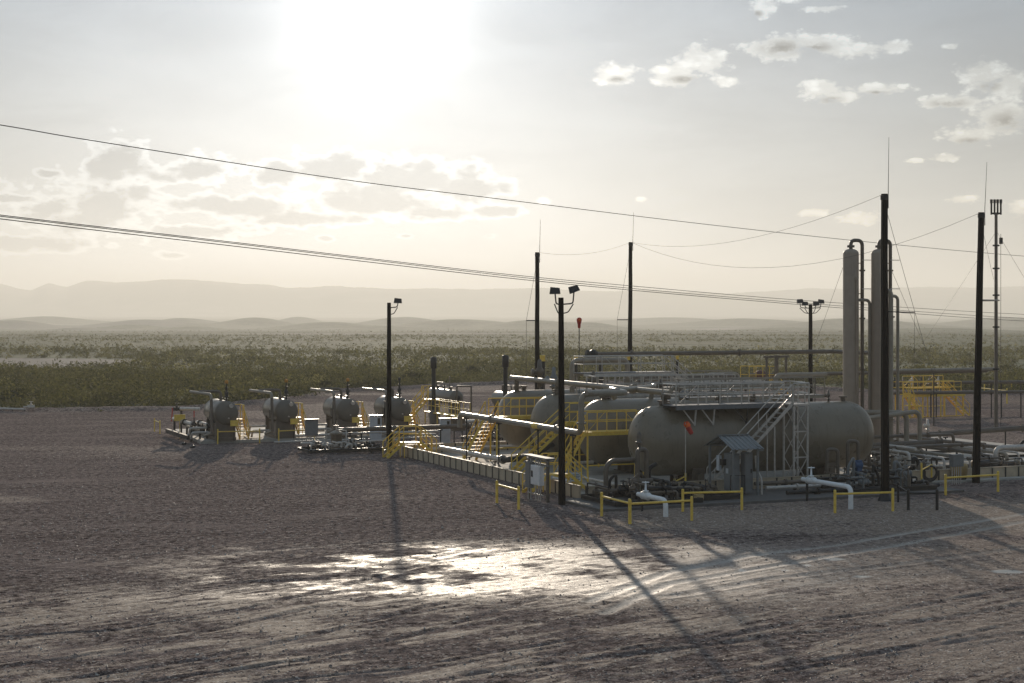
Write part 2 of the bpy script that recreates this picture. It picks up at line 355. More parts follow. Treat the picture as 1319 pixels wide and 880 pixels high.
# ridges: px, width px, crest row, distance
RIDGES = [(110,150,420.5,1639,0.9),(20,120,414,2200,1.0),(190,170,411,2368,1.0),(250,90,419,1751,0.8),(235,110,409.5,2761,1.0),(330,120,410,2536,1.0),(385,70,408.5,3266,1.0),(300,160,424,1414,0.7),(420,160,414.5,2032,0.9),(520,150,409.5,2761,1.0),(470,200,418,1751,0.8),(600,220,411.5,2200,1.0),(690,150,412,2032,1.0),(700,260,425,1217,0.8),(760,120,415,1919,0.9),(860,200,408.5,3490,1.0),(960,240,410,2705,1.0),(1100,260,412,2200,1.0),(1200,200,421,1358,0.8),(1290,180,410,2817,1.0),(-120,200,413,2144,1.0),(1480,260,411,2368,1.0),(60,160,408.5,3378,1.0),(170,110,416.5,1975,0.8),(1010,180,417.5,1639,0.6)]
def terrain_z(x, y):
    r = np.hypot(x, y)
    z = -16*sstep(r, 300, 2600)
    z = z+(fbm(x, y, 60, 3, 3)-.5)*1.2*sstep(r, 240, 500)+(fbm(x, y, 260, 4, 11)-.5)*5*sstep(r, 900, 2400)
    for (px, wpx, cy, D, k) in RIDGES:
        x0 = (px-CX)/F*D; wd = wpx/F*D*.42; dp = D*.045
        base = -16*float(sstep(np.array(D*1.), 300, 2600))
        top = H-(cy-HY)/F*D
        z = z+max(.8, (top-base))*k*np.exp(-((x-x0)/wd)**2-((y-D)/dp)**2)*(.82+.36*fbm(x, y, D*.05, 3, 5))
    return z
MT = [(-400,368),(-150,370),(0,366),(40,373),(62,364),(86,370),(112,361.5),(150,364),(210,360.5),(270,361),(315,365.5),(345,367),(372,370),(430,368),(520,372),(600,372),(700,370.5),(760,375),(850,374),(940,377),(1040,371),(1110,372),(1180,369.5),(1260,370),(1319,368),(1500,372),(1800,369)]
def mountain_z(x, y):
    px = CX+F*x/np.maximum(y, 1); ht = np.interp(px, [p[0] for p in MT], [p[1] for p in MT])
    top = H+(HY-ht)/F*9000+(fbm(x, y, 150, 6, 21, .6)-.5)*20
    sh = np.exp(-np.abs((y-9000)/700)**1.5)
    rid = np.abs(fbm(x, y, 730, 5, 9)*2-1)
    return np.where(y > 5600, (top+16)*sh*(1-.30*rid*(1-sh))-3*rid*(sh > .02), 0)
def ground_material(name, desert):
    m = bpy.data.materials.new(name); m.use_nodes = True; K = NT(m.node_tree); b = K.n['Principled BSDF']
    P = K.new('ShaderNodeNewGeometry').outputs['Position']
    if desert:
        n1 = K.noise(P, .012, 6, .6); n2 = K.noise(P, .09, 7, .7); n3 = K.noise(P, .6, 5, .7)
        c = K.mix(K.mr(n2, .40, .60), (.175, .18, .105), (.105, .112, .060))
        c = K.mix(K.mr(n3, .52, .74), c, (.21, .20, .135))
        c = K.mix(K.m('MULTIPLY', K.mr(n1, .56, .72), .55), c, (.22, .19, .12))
        at = K.new('ShaderNodeAttribute', attribute_name='bare')
        c = K.mix(at.outputs['Fac'], c, K.mix(K.mr(n3, .3, .7), (.25, .22, .185), (.32, .285, .24)))
        sp = K.new('ShaderNodeSeparateXYZ'); K.l.new(P, sp.inputs[0])
        K.put(b.inputs['Base Color'], c); b.inputs['Roughness'].default_value = .95; b.inputs['Specular IOR Level'].default_value = .15
        bp = K.new('ShaderNodeBump'); bp.inputs['Strength'].default_value = 1.; bp.inputs['Distance'].default_value = 1.1
        K.put(bp.inputs['Height'], K.m('ADD', n2, K.m('MULTIPLY', n3, .6))); K.l.new(bp.outputs[0], b.inputs['Normal'])
        return m
    pk = K.new('ShaderNodeAttribute', attribute_name='packed').outputs['Fac']
    pale = K.new('ShaderNodeAttribute', attribute_name='pale').outputs['Fac']
    fine = K.noise(P, 22., 4, .7); mid = K.noise(P, 3.2, 5, .65); big = K.noise(P, .35, 5, .6)
    vor = K.new('ShaderNodeTexVoronoi', feature='F1'); vor.inputs['Scale'].default_value = 15.; vor.inputs['Randomness'].default_value = 1.; K.l.new(P, vor.inputs['Vector'])
    cell = K.new('ShaderNodeSeparateColor'); K.l.new(vor.outputs['Color'], cell.inputs[0])
    # streaks drawn out along the way the vehicles turn
    mp = K.new('ShaderNodeMapping', vector_type='TEXTURE'); mp.inputs['Rotation'].default_value = (0, 0, R(43)); mp.inputs['Scale'].default_value = (9, .55, 1); K.l.new(P, mp.inputs[0])
    stk = K.noise(mp.outputs[0], 1.3, 6, .65)
    pk2 = K.mr(K.m('ADD', pk, K.m('ADD', K.m('MULTIPLY', K.m('SUBTRACT', mid, .5), .9), K.m('ADD', K.m('MULTIPLY', K.m('SUBTRACT', stk, .5), .8), K.m('MULTIPLY', K.m('SUBTRACT', fine, .5), .9)))), .12, .88)
    grav = K.mix(K.mr(cell.outputs[0], .1, .9, smooth=False), (.115, .088, .078), (.29, .226, .200))
    grav = K.mix(K.mr(cell.outputs[1], .90, .97), grav, (.62, .55, .48))  # bright specks put into the colour for the sparkle of the gravel
    grav = K.mix(K.m('MULTIPLY', K.mr(big, .4, .7), .4), grav, (.20, .155, .14))
    pack = K.mix(K.mr(mid, .3, .7), (.25, .185, .142), (.41, .325, .26))
    mpb = K.new('ShaderNodeMapping', vector_type='TEXTURE'); mpb.inputs['Rotation'].default_value = (0, 0, R(12)); mpb.inputs['Scale'].default_value = (5, 1.6, 1); K.l.new(P, mpb.inputs[0])
    lane = K.noise(mpb.outputs[0], .55, 7, .65)
    grav = K.mix(K.mr(mid, .50, .66), grav, (.34, .265, .24)); grav = K.mix(K.mr(mid, .50, .34), grav, (.062, .046, .043))
    grav = K.mix(K.mr(lane, .50, .72), grav, (.31, .245, .215)); grav = K.mix(K.m('MULTIPLY', K.mr(lane, .46, .30), .55), grav, (.085, .063, .059))
    pack = K.mix(K.m('MULTIPLY', K.mr(fine, .52, .72), .45), pack, (.17, .14, .12))
    pack = K.mix(K.m('MULTIPLY', K.mr(cell.outputs[2], .80, .92), .7), pack, (.10, .078, .068)); pack = K.mix(K.mr(cell.outputs[1], .93, .98), pack, (.60, .53, .46))
    c = K.mix(pk2, grav, pack); c = K.mix(pale, c, (.62, .58, .52))
    K.put(b.inputs['Base Color'], c)
    wet = K.new('ShaderNodeAttribute', attribute_name='smooth').outputs['Fac']
    sm = K.m('MULTIPLY', pk2, wet)
    K.put(b.inputs['Roughness'], K.m('SUBTRACT', .92, K.m('MULTIPLY', sm, K.m('ADD', .14, K.m('MULTIPLY', mid, .40)))))
    K.put(b.inputs['Specular IOR Level'], K.m('MULTIPLY', sm, .50))
    hgt = K.m('ADD', K.m('MULTIPLY', K.m('SUBTRACT', 1., vor.outputs['Distance']), K.m('SUBTRACT', 1.05, pk2)), K.m('ADD', K.m('MULTIPLY', fine, .42), K.m('ADD', K.m('MULTIPLY', mid, .7), K.m('MULTIPLY', stk, 1.6))))
    bp = K.new('ShaderNodeBump'); bp.inputs['Distance'].default_value = .055
    K.put(bp.inputs['Strength'], K.m('SUBTRACT', .95, K.m('MULTIPLY', sm, .22)))
    K.put(bp.inputs['Height'], hgt); K.l.new(bp.outputs[0], b.inputs['Normal'])
    return m
# desert: one polar sheet from the pad out to the mountains, fine in front, coarse behind
az_ = np.radians(np.concatenate([np.linspace(-180, -40, 29)[:-1], np.linspace(-40, -24, 33)[:-1], np.linspace(-24, 24, 561), np.linspace(24, 40, 33)[1:], np.linspace(40, 180, 29)[1:]]))
rr_ = np.concatenate([np.geomspace(4, 120, 14)[:-1], np.geomspace(120, 600, 110)[:-1], np.geomspace(600, 4400, 200)[:-1], np.geomspace(4400, 7400, 24)[:-1], np.linspace(7400, 10900, 46)])
RR, AA = np.meshgrid(rr_, az_, indexing='ij'); TX, TY = RR*np.sin(AA), RR*np.cos(AA)
TZ = terrain_z(TX, TY)+mountain_z(TX, TY)
inside = sstep(pad_edge(TX)-TY, -1.5, 3)*(np.abs(TX) < 200)*(TY > -60) ; TZ = TZ-.35*inside-.12*(1-inside)
bare = np.clip(pond(TX, TY)+.0, 0, 1)
bare = np.maximum(bare, sstep(fbm(TX, TY*2.2, 300, 4, 40), .58, .68)*sstep(RR, 500, 900)*.5)
bare = np.maximum(bare, np.exp(-((TX-(925-CX)/F*2150)/40.)**2-((TY-2150)/120.)**2)*1.)
desert = struct(grid_mesh('desert_ground', TX, TY, TZ, ground_material('desert_soil', True), {'bare': bare}))
# gravel pad: real relief (ruts, tyre tracks, berm at the edge) close to the camera
def curve_dist(X, Y, pix):
    P = [((px-CX)/F*(H*F/(py-HY)), H*F/(py-HY)) for px, py in pix]; dmin = np.full(X.shape, 1e9)
    for (x0, y0), (x1, y1) in zip(P[:-1], P[1:]):
        dx, dy = x1-x0, y1-y0; t = np.clip(((X-x0)*dx+(Y-y0)*dy)/(dx*dx+dy*dy), 0, 1)
        dmin = np.minimum(dmin, np.hypot(X-x0-t*dx, Y-y0-t*dy))
    return dmin
TRACKS = [([(760,775),(860,738),(969,716),(1078,703),(1187,684),(1319,662)], .22, 1.3), ([(780,790),(860,753),(1024,725),(1151,704),(1319,672)], .22, 1.3),
          ([(860,770),(1000,745),(1160,728),(1319,706)], .25, .5), ([(560,720),(640,700),(800,688),(960,668)], .25, .4), ([(300,712),(480,700),(660,694),(860,700)], .22, .4),
          ([(430,760),(520,735),(600,716),(700,706)], .2, .5)]
RUTS = [([(700,845),(890,829),(1034,801),(1133,789),(1319,757)], .17), ([(600,868),(830,842),(1016,818),(1114,809),(1224,796),(1319,778)], .19), ([(850,880),(1060,850),(1319,815)], .16),
        ([(0,860),(160,838),(330,800),(430,778)], .14), ([(60,880),(260,850),(420,815),(560,780)], .15), ([(0,820),(150,812),(300,788),(400,765)], .12), ([(180,880),(400,850),(560,812),(700,770)], .14),
        ([(300,752),(380,748),(470,742),(520,745)], .25), ([(330,880),(520,862),(760,820)], .12), ([(940,880),(1150,838),(1319,800)], .13)]
WHITE = [(1075,721,16),(1012,735,12),(1110,743,20),(1300,737,20),(1041,729,8),(955,735,9)]
ys = np.concatenate([np.linspace(16, 37, 22)[:-1], np.linspace(37, 62, 260)[:-1], np.linspace(62, 90, 150)[:-1], np.linspace(90, 222, 170)])
t_ = np.linspace(-1, 1, 520); PX = np.outer(ys*.42+6, t_); PY = np.outer(ys, np.ones_like(t_))
side = np.linspace(0, 1, 14)[1:]; Lx = PX[:, :1]-side[None, ::-1]*130; Rx = PX[:, -1:]+side[None, :]*130
PX = np.concatenate([Lx, PX, Rx], 1); PY = np.concatenate([np.repeat(ys[:, None], 13, 1), PY, np.repeat(ys[:, None], 13, 1)], 1)
prow = HY+H*F/PY; pcol = CX+F*PX/PY
ang45 = R(43); U = PX*math.cos(ang45)+PY*math.sin(ang45); V = -PX*math.sin(ang45)+PY*math.cos(ang45)
U2 = PX*math.cos(R(28))+PY*math.sin(R(28)); V2 = -PX*math.sin(R(28))+PY*math.cos(R(28))
streak = .5+(fbm(U/9, V, .30, 5, 50, .6)-.5)*.85+(fbm(U2/11, V2, .36, 4, 55, .6)-.5)*.6+(fbm(PX, PY, .8, 5, 57)-.5)*.5; blotch = fbm(PX, PY, 3.2, 5, 60); blot2 = fbm(PX*.5, PY, 9, 4, 61)
packed = .10+.62*sstep(PY, 57, 51)*sstep(streak*.62+blotch*.38, .42, .62)
glint = np.exp(-((PX-(0.0))/13.)**4-((PY-57.8)/7.6)**4)
patchy = .55*fbm(PX, PY, 4.5, 6, 62, .62)+.30*fbm(PX, PY*1.4, 1.1, 5, 63, .6)+.15*streak
packed = np.maximum(packed, 1.0*glint*sstep(patchy+.10*np.clip((PX+3)/9, -1, 1), .35, .60))
packed = np.maximum(packed, .55*sstep(PX-(PY-60)*.25, 6, 13)*sstep(PY, 75, 66)*sstep(blot2, .38, .6))
packed = np.maximum(packed, .45*sstep(blot2, .56, .66)*sstep(PY, 100, 80)); packed = np.maximum(packed, .30*sstep(blot2, .5, .62)*sstep(PY, 90, 110))
packed = np.maximum(packed, .85*sstep(PX, 1, 7)*np.exp(-((PY-74+.05*PX)/7.5)**4)*(.55+.45*sstep(blotch, .35, .55)))
zz = (fbm(PX, PY, 1.4, 6, 70, .6)-.5)*.045*sstep(PY, 95, 60)+(fbm(PX, PY, 16, 3, 71)-.5)*.10
zz += (streak-.5)*.05*sstep(PY, 60, 52)+(fbm(PX, PY, .55, 3, 73)-.5)*.028*sstep(PY, 110, 85)*(1-.6*packed)
for pix, wd, k in TRACKS:
    dd = curve_dist(PX, PY, pix); e = np.exp(-(dd/wd)**2); packed = np.maximum(packed, k*e*(.7+.5*blotch)); zz -= .025*e-.02*np.exp(-((dd-wd*1.6)/(.12))**2)
for pix, wd in RUTS:
    dd = curve_dist(PX, PY, pix); e = np.exp(-(dd/wd)**2); packed = packed*(1-.5*e); zz -= (.028*e-.018*np.exp(-((dd-wd*1.9)/(wd*.7))**2))*(.4+1.2*blotch)
zz *= 1-sstep(PY, 68, 76)*(1-.25*sstep(PY, 120, 160))
berm = np.exp(-((PY-pad_edge(PX)+1.2)/1.3)**2); zz = zz+berm*.35*(.5+fbm(PX, PY, 5, 3, 80))
out_ = sstep(PY-pad_edge(PX), -.2, 2.5); zz = zz-1.2*out_
pale = np.zeros_like(PX)
for pix, wd, k in TRACKS[:3]: pale = np.maximum(pale, .42*k/1.3*np.exp(-(curve_dist(PX, PY, pix)/wd)**2)*(.5+blotch))
for px, py, wd in WHITE:
    Y0 = H*F/(py-HY); X0 = (px-CX)/F*Y0; pale = np.maximum(pale, sstep(1-np.hypot((PX-X0)/(wd/F*Y0), (PY-Y0)/.42)+(blotch-.5)*1.2, .1, .35))
smooth_ = np.clip(glint*1.15*sstep(PY, 49.5, 54.5)+.14*sstep(PY, 66, 50)+.10, 0, 1)
pad = struct(grid_mesh('gravel_ground', PX, PY, zz, ground_material('gravel_and_packed_clay', False), {'packed': np.clip(packed, 0, 1), 'pale': pale, 'smooth': smooth_}))
# loose stones lying on the pad
def soup(name, verts, tris, mat, attrs={}):
    me = bpy.data.meshes.new(name); me.vertices.add(len(verts)); me.vertices.foreach_set('co', verts.astype(np.float32).ravel())
    me.loops.add(tris.size); me.loops.foreach_set('vertex_index', tris.astype(np.int32).ravel()); me.polygons.add(len(tris))
    me.polygons.foreach_set('loop_start', np.arange(0, tris.size, tris.shape[1], dtype=np.int32)); me.polygons.foreach_set('loop_total', np.full(len(tris), tris.shape[1], np.int32))
    for k, v in attrs.items():
        at = me.attributes.new(k, 'FLOAT', 'FACE'); at.data.foreach_set('value', np.asarray(v, np.float32).ravel())
    me.update(calc_edges=True); me.materials.append(mat); ob = bpy.data.objects.new(name, me); sc.collection.objects.link(ob); return ob
def tint_mat(name, lo, hi, pale_, rough, transl=0.):
    m = bpy.data.materials.new(name); m.use_nodes = True; K = NT(m.node_tree); b = K.n['Principled BSDF']
    t = K.new('ShaderNodeAttribute', attribute_name='tint').outputs['Fac']
    c = K.mix(K.mr(t, 0, .85, smooth=False), lo, hi); c = K.mix(K.mr(t, .88, .93), c, pale_)
    K.put(b.inputs['Base Color'], c); b.inputs['Roughness'].default_value = rough; b.inputs['Specular IOR Level'].default_value = .3
    if transl:
        tr = K.new('ShaderNodeBsdfTranslucent'); K.put(tr.inputs[0], K.mix(1., c, (1.0, 1.0, .6), 'MULTIPLY')); mx = K.new('ShaderNodeMixShader'); mx.inputs[0].default_value = transl
        K.l.new(b.outputs[0], mx.inputs[1]); K.l.new(tr.outputs[0], mx.inputs[2]); K.l.new(mx.outputs[0], K.n['Material Output'].inputs[0])
    return m
ns = 26000; sy = 38+70*rng.random(ns)**1.9; sx_ = (rng.random(ns)*2-1)*(sy*.36+2); ssz = .010+.030*rng.random(ns)**6+.007*rng.random(ns)+(sy-38)*.00022
far_n = 9000; y2 = 60+58*rng.random(far_n); sy = np.concatenate([sy, y2]); sx_ = np.concatenate([sx_, (rng.random(far_n)*2-1)*(y2*.36+2)]); ssz = np.concatenate([ssz, .02+.035*rng.random(far_n)**4]); ns += far_n
keep = rng.random(ns) < np.where((sy > 66)*(sx_*CP+sy*SP > 34.5), 0, np.where((np.abs(sx_) < 8.5)*(np.abs(sy-58) < 5), .45, 1)); sy, sx_, ssz = sy[keep], sx_[keep], ssz[keep]; ns = len(sy)
octv = np.array([(1,0,0),(0,1,0),(-1,0,0),(0,-1,0),(0,0,.8),(.75,.75,.35),(-.7,.7,.4),(0,-.8,.5)], float); octf = np.array([(0,5,4),(5,1,4),(1,6,4),(6,2,4),(2,7,4),(7,0,4),(2,3,7),(3,0,7),(0,1,5),(1,2,6)])
iy = np.clip(np.searchsorted(ys, sy), 1, len(ys)-1); ix = np.array([np.abs(PX[j]-x).argmin() for j, x in zip(iy, sx_)]); sz0 = zz[iy, ix]
ro = rng.random(ns)*6.283; vv = octv[None]*ssz[:, None, None]*(.6+.8*rng.random((ns, 8, 3)))
vx = vv[..., 0]*np.cos(ro)[:, None]-vv[..., 1]*np.sin(ro)[:, None]+sx_[:, None]; vy = vv[..., 0]*np.sin(ro)[:, None]+vv[..., 1]*np.cos(ro)[:, None]+sy[:, None]
vz = vv[..., 2]+sz0[:, None]-.004
stuff(soup('loose_stones', np.stack([vx, vy, vz], -1).reshape(-1, 3), (octf[None]+8*np.arange(ns)[:, None, None]).reshape(-1, 3), tint_mat('loose_stone', (.12, .09, .08), (.28, .22, .195), (.6, .54, .47), .62), {'tint': np.repeat(rng.random(ns), 10)}))
# desert scrub: thousands of bushes made of small leaf-clump faces
def scrub(name, n, y0, y1, nl, hs, leaf, seed, thin=.45, widen=.40, edge=.6, light=0., wide=1.):
    g_ = np.random.default_rng(seed); y = np.sqrt(y0**2+(y1**2-y0**2)*g_.random(n)); x = (g_.random(n)*2-1)*(y*widen+4)
    dens = fbm(x, y, 26+y0*.05, 4, seed); ok = (dens > thin*g_.random(n)+.22)*(y > pad_edge(x)+edge)*(pond(x, y) < .25)
    x, y = x[ok], y[ok]; n = len(x); hh = hs*(.45+.9*g_.random(n)**1.3)*(.55+.9*fbm(x, y, 34, 3, seed+5)); ww = wide*hh*(.75+.7*g_.random(n))
    z0 = terrain_z(x, y)-.15; th = g_.random((n, nl))*6.283; rad = g_.random((n, nl))**.45; ph = np.arccos(1-1.05*g_.random((n, nl)))
    lump = 1+.35*np.sin(th*3+ (g_.random(n)*6.28)[:, None])*g_.random(n)[:, None]
    cx = x[:, None]+ww[:, None]*rad*lump*np.sin(ph)*np.cos(th); cy = y[:, None]+ww[:, None]*rad*lump*np.sin(ph)*np.sin(th); cz = z0[:, None]+hh[:, None]*(rad*np.cos(ph)*lump*.95+.06)
    s_ = leaf*(.5+g_.random((n, nl)))*(hh/hs)[:, None]**.5
    dv = g_.normal(size=(n, nl, 3, 3)); dv /= np.linalg.norm(dv, axis=-1, keepdims=True); V_ = np.stack([cx, cy, cz], -1)[:, :, None, :]+dv*s_[..., None, None]
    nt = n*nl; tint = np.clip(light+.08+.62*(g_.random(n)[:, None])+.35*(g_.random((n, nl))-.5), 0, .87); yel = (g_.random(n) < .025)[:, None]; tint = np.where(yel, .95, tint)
    return stuff(soup(name, V_.reshape(-1, 3), np.arange(nt*3).reshape(-1, 3), M_scrub, {'tint': tint.ravel()}))
M_scrub = tint_mat('scrub_foliage', (.032, .035, .013), (.18, .168, .085), (.26, .235, .13), .75, .48)
scrub('scrub', 6000, 146, 240, 170, 1.45, .15, 101, .50, wide=1.35)
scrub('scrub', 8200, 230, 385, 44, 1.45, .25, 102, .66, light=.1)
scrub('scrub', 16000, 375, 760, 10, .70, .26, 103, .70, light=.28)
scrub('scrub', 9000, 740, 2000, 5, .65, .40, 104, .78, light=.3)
scrub('grass_tufts', 3000, 146, 235, 26, .42, .12, 105, .4, edge=-3.5)
# air: a closed box of thin dust haze round camera and scene
hz = MB(); hv = [(x, y, z) for z in (-60, 225) for y in (-11500, 11500) for x in (-11500, 11500)]
me = bpy.data.meshes.new('haze'); me.from_pydata(hv, [], [(0,2,3,1),(4,5,7,6),(0,1,5,4),(2,6,7,3),(0,4,6,2),(1,3,7,5)])
mh = bpy.data.materials.new('haze_air'); mh.use_nodes = True; K = NT(mh.node_tree); K.n.remove(K.n['Principled BSDF'])
pv = K.new('ShaderNodeVolumePrincipled'); pv.inputs['Color'].default_value = (.95, .945, .91, 1); pv.inputs['Density'].default_value = 2.2e-4; pv.inputs['Anisotropy'].default_value = .33
K.l.new(pv.outputs[0], K.n['Material Output'].inputs['Volume']); me.materials.append(mh)
ho = bpy.data.objects.new('haze', me); sc.collection.objects.link(ho); stuff(ho)
# ================================================================== containment: floor, curbs, panel walls
struct(MB().box(34.9, 76, 71.7, 98.7, -.3, .05).build('containment_floor', M_conc))
struct(MB().box(33.4, 54.0, 66.9, 71.45, -.3, .12).build('skid_slab', paint('dark_concrete', (.13, .12, .11), .7, var=.2, nscale=1.5, bump=.01, dirt=.4, dirtcol=(.05,.045,.04))))  # slab in a darker concrete tone with darker streaks
struct(MB().box(55.0, 80, 70.75, 71.4, -.2, .10).build('concrete_curb', M_conc))
def panel_wall(label, p, q, h=.62, pw=.92, group='tan panel containment walls'):
    p, q = Vector((*p, 0)), Vector((*q, 0)); t = thing('containment_wall', label, 'wall', p.x, p.y, 0, group)
    L = (q-p).length; n = round(L/pw); u = (q-p)/L; side = Vector((-u.y, u.x, 0))
    MB().beam(p+Vector((0, 0, h/2-.05)), q+Vector((0, 0, h/2-.05)), .06, h-.02).build('liner', M_wall, t)
    src = None
    for k in range(n):
        a, b = p+u*(L*k/n+.035), p+u*(L*(k+1)/n-.035)
        o = MB().beam(a+Vector((0, 0, h/2)), b+Vector((0, 0, h/2)), .10, h-.05).build('panel', M_wall, t)
        c = p+u*(L*k/n); MB().beam(c+Vector((0, 0, -.05)), c+Vector((0, 0, h+.02)), .16, .085, up=u).build('rib', M_rib, t)
    MB().beam(p+Vector((0, 0, h+.01)), q+Vector((0, 0, h+.01)), .16, .035).build('cap', M_wall, t)
    return t
panel_wall('long tan panel containment wall running from the pole to the near stile, facing the open yard', (34.8, 98.6), (34.8, 72.0))
panel_wall('near tan panel containment wall passing behind the shelter and the big front tank', (35.0, 71.7), (54.0, 71.7))
panel_wall('tan panel containment wall on the right, below the black masts and pipe rack', (54.3, 71.7), (76, 71.7))
panel_wall('dark shaded containment wall at the back of the tank yard, beside the far stile', (35.0, 98.8), (60, 98.8))
# ================================================================== big horizontal tanks
def big_tank(label, b, a0, a1, r=1.83, zc=2.42):
    t = thing('storage_tank', label, 'tank', a0, b, 0, 'large horizontal storage tanks')
    hd = 1.35; n = 56
    prof = [(r*math.sin(math.pi/2*k/12)**.92, hd-hd*math.cos(math.pi/2*k/12)) for k in range(13)]
    L = a1-a0; prof += [(r, hd+(L-2*hd)*k/4) for k in range(1, 4)]+[(rr, L-h) for rr, h in reversed(prof[:13])]
    MB().lathe(prof, (a0, b, zc), (1, 0, 0), n).build('shell', M_tank, t)
    for f in (hd, hd+2.9, L/2, L-hd-2.9, L-hd):
        MB().lathe([(r-.01, -.03), (r+.006, -.012), (r+.006, .012), (r-.01, .03)], (a0+f, b, zc), (1, 0, 0), n).build('weld_seam', M_tank, t)
    for f in (.22, .78):
        m = MB(); a = a0+L*f; m.box(a-.16, a+.16, b-1.45, b+1.45, .05, .75)
        for s_ in (-1.2, -.4, .4, 1.2): m.box(a-.35, a+.35, b+s_-.03, b+s_+.03, .05, .6+abs(s_)*.35)
        m.box(a-.4, a+.4, b-1.6, b+1.6, .05, .10); m.build('saddle', M_brown, t)
    for f in (.12, .5, .9):
        MB().lathe([(.14,0),(.14,.22),(.24,.22),(.24,.30),(0,.31)], (a0+L*f, b+.1, zc+r-.03), (0,0,1), 14, False).build('nozzle', M_brown, t)
    MB().lathe([(.33,0),(.33,.18),(.42,.18),(.42,.27),(0,.28)], (a0+L*.62, b+.2, zc+r-.05), (0,0,1), 18, False).build('manway', M_tank, t)
    return t
big_tank('nearest big olive grey horizontal tank, behind the shelter and orange windsock', 75.3, 39.45, 54.0)
big_tank('second big horizontal tank from the front, its rounded end above the steep yellow ladder stair', 82.3, 39.85, 54.6)
big_tank('third big horizontal tank, its rounded end just left of the tall floodlight pole', 88.6, 39.75, 54.6, 1.80)
big_tank('farthest big horizontal tank, its rounded end behind the yellow platform', 94.7, 40.1, 54.6, 1.78)
# header linking the tank tops
t = pipe_thing('header_pipe', 'long grey header pipe linking the tops of the four big tanks', [(41.3, 95.6, 4.95), (41.3, 74.7, 4.95)], .16, M_pipe, flanges=[(0, .35), (0, .8)])
for b in (75.3, 82.3, 88.6, 94.7):
    MB().tube([(41.3, b, 4.1), (41.3, b, 4.9)], .15, 10).lathe([(.15,0),(.30,0),(.30,.08),(.15,.08)], (41.3, b, 4.32), (0,0,1), 14, False).lathe([(.15,0),(.30,0),(.30,.08),(.15,.08)], (41.3, b, 4.43), (0,0,1), 14, False).build('riser', M_brown, t)
MB().lathe([(0,-.2),(.26,-.18),(.26,.18),(0,.2)], (41.3, 75.15, 4.78), (0, 0, 1), 14).build('tee', M_brown, t)
# ---- the diagonal feed pipe that elbows up and over the second tank
t = pipe_thing('feed_pipe', 'thick pipe with a yellow band passing the tank ends, elbowed up over the second tank', [(36.6, 92.6, 2.1), (36.6, 92.6, 2.93), (36.6, 75.6, 2.93), (36.6, 75.6, 4.95), (39.2, 75.6, 4.95), (40.3, 79.6, 4.95), (40.6, 79.6, 4.4)], .155, M_pipe, bend=.5, flanges=[(1, .3), (1, .83), (2, .25)], n=14)
MB().tube([(36.6, 81.6, 2.93), (36.6, 80.8, 2.93)], .162, 14).build('band', M_yel, t)
for b in (91.5, 86.5, 81.0, 76.6): MB().tube([(36.6, b, .05), (36.6, b, 2.72)], .045, 8).box(36.45, 36.75, b-.1, b+.1, 2.70, 2.79).build('pipe_support', M_dark, t)
t = pipe_thing('overhead_pipe', 'grey pipe dropping onto the second tank beside the nearest tank top', [(36.75, 75.3, 5.0), (40.2, 77.5, 5.02), (43.4, 80.3, 5.02), (44.2, 81.9, 5.0), (44.2, 82.2, 4.2)], .13, M_pipe, bend=.4)
# low pipes along the wall
t = pipe_thing('low_pipe', 'low pale pipe with a dark elbow bending under the third tank end', [(37.0, 97, .5), (37.0, 86.5, .62), (38.1, 85.9, .75), (40.6, 87.6, 1.35)], .16, M_steel, bend=.8, flanges=[(0, .97)], supports=[(37, 92, .5), (37, 88, .55)])
MB().tube([(37.0, 86.9, .62), (37.0, 86.5, .62), (38.1, 85.9, .75), (40.6, 87.6, 1.35)], .17, 12, bend=.7).build('elbow', M_hose, t)
for k, (a, z, top) in enumerate(((37.2, .52, 79.8), (36.5, .32, 78.8))):
    pts = [(a+2.2, top+.1, z+.45), (a+.1, top, z+.45), (a, top-.2, z), (a, 72.9, z)] if k == 0 else [(a, top, z), (a, 72.6, z)]
    pipe_thing('low_pipe', ['upper of two low silver pipes inside the near wall corner, curling to the left end', 'lower of two low silver pipes inside the near wall corner'][k], pts, .085, M_steel, bend=.35, supports=[(a, 77, z), (a, 74, z)])
# ---- yellow access platforms between the tank ends
def platform(label, fa0, fa1, b0, b1, z, stairfn, sides, group='yellow access platforms of the big tanks'):
    t = thing('access_platform', label, 'platform', fa0, b0, 0, group)
    MB().box(fa0, fa1, b0, b1, z-.06, z).build('deck', M_yel, t)
    m = MB()
    for b in (b0, b1): m.beam((fa0, b, z-.13), (fa1, b, z-.13), .06, .14)
    for a in (fa0, fa1): m.beam((a, b0+.05, z-.14), (a, b1-.05, z-.14), .06, .2)
    m.build('frame', M_yel, t)
    for a in (fa0+.1, fa1-.1):
        for b in (b0+.05, b1-.05): MB().beam((a, b, .05), (a, b, z-.2), .08).build('leg', M_yel, t)
    MB().beam((fa0+.1, b0+.05, .9), (fa1-.1, b0+.05, .9), .05, .07).build('tie_bar', M_yel, t)
    for s_ in sides: rail_run(t, s_, mat=M_yel, sp=1.15, diag=False)
    MB().tube([(fa0+.1, b0, z+.04), (fa0+1.1, b0, z+1.05)], .016, 5).tube([(fa1-.2, b0, z+.04), (fa1-1.3, b0, z+1.05)], .016, 5).build('brace', M_yel, t)
    stairfn(t); return t
z = 2.8
platform('tall yellow platform with a near vertical stair, in front of the farthest big tank', 38.3, 42.4, 91.0, 92.1, z,
         lambda t: stair(t, (37.35, 92.9, .05), (38.25, 91.5, z), .85, 'a', h=.95, tread=.2), [[(38.3, 92.1, z), (42.4, 92.1, z)], [(39.3, 91.0, z), (42.4, 91.0, z)]])
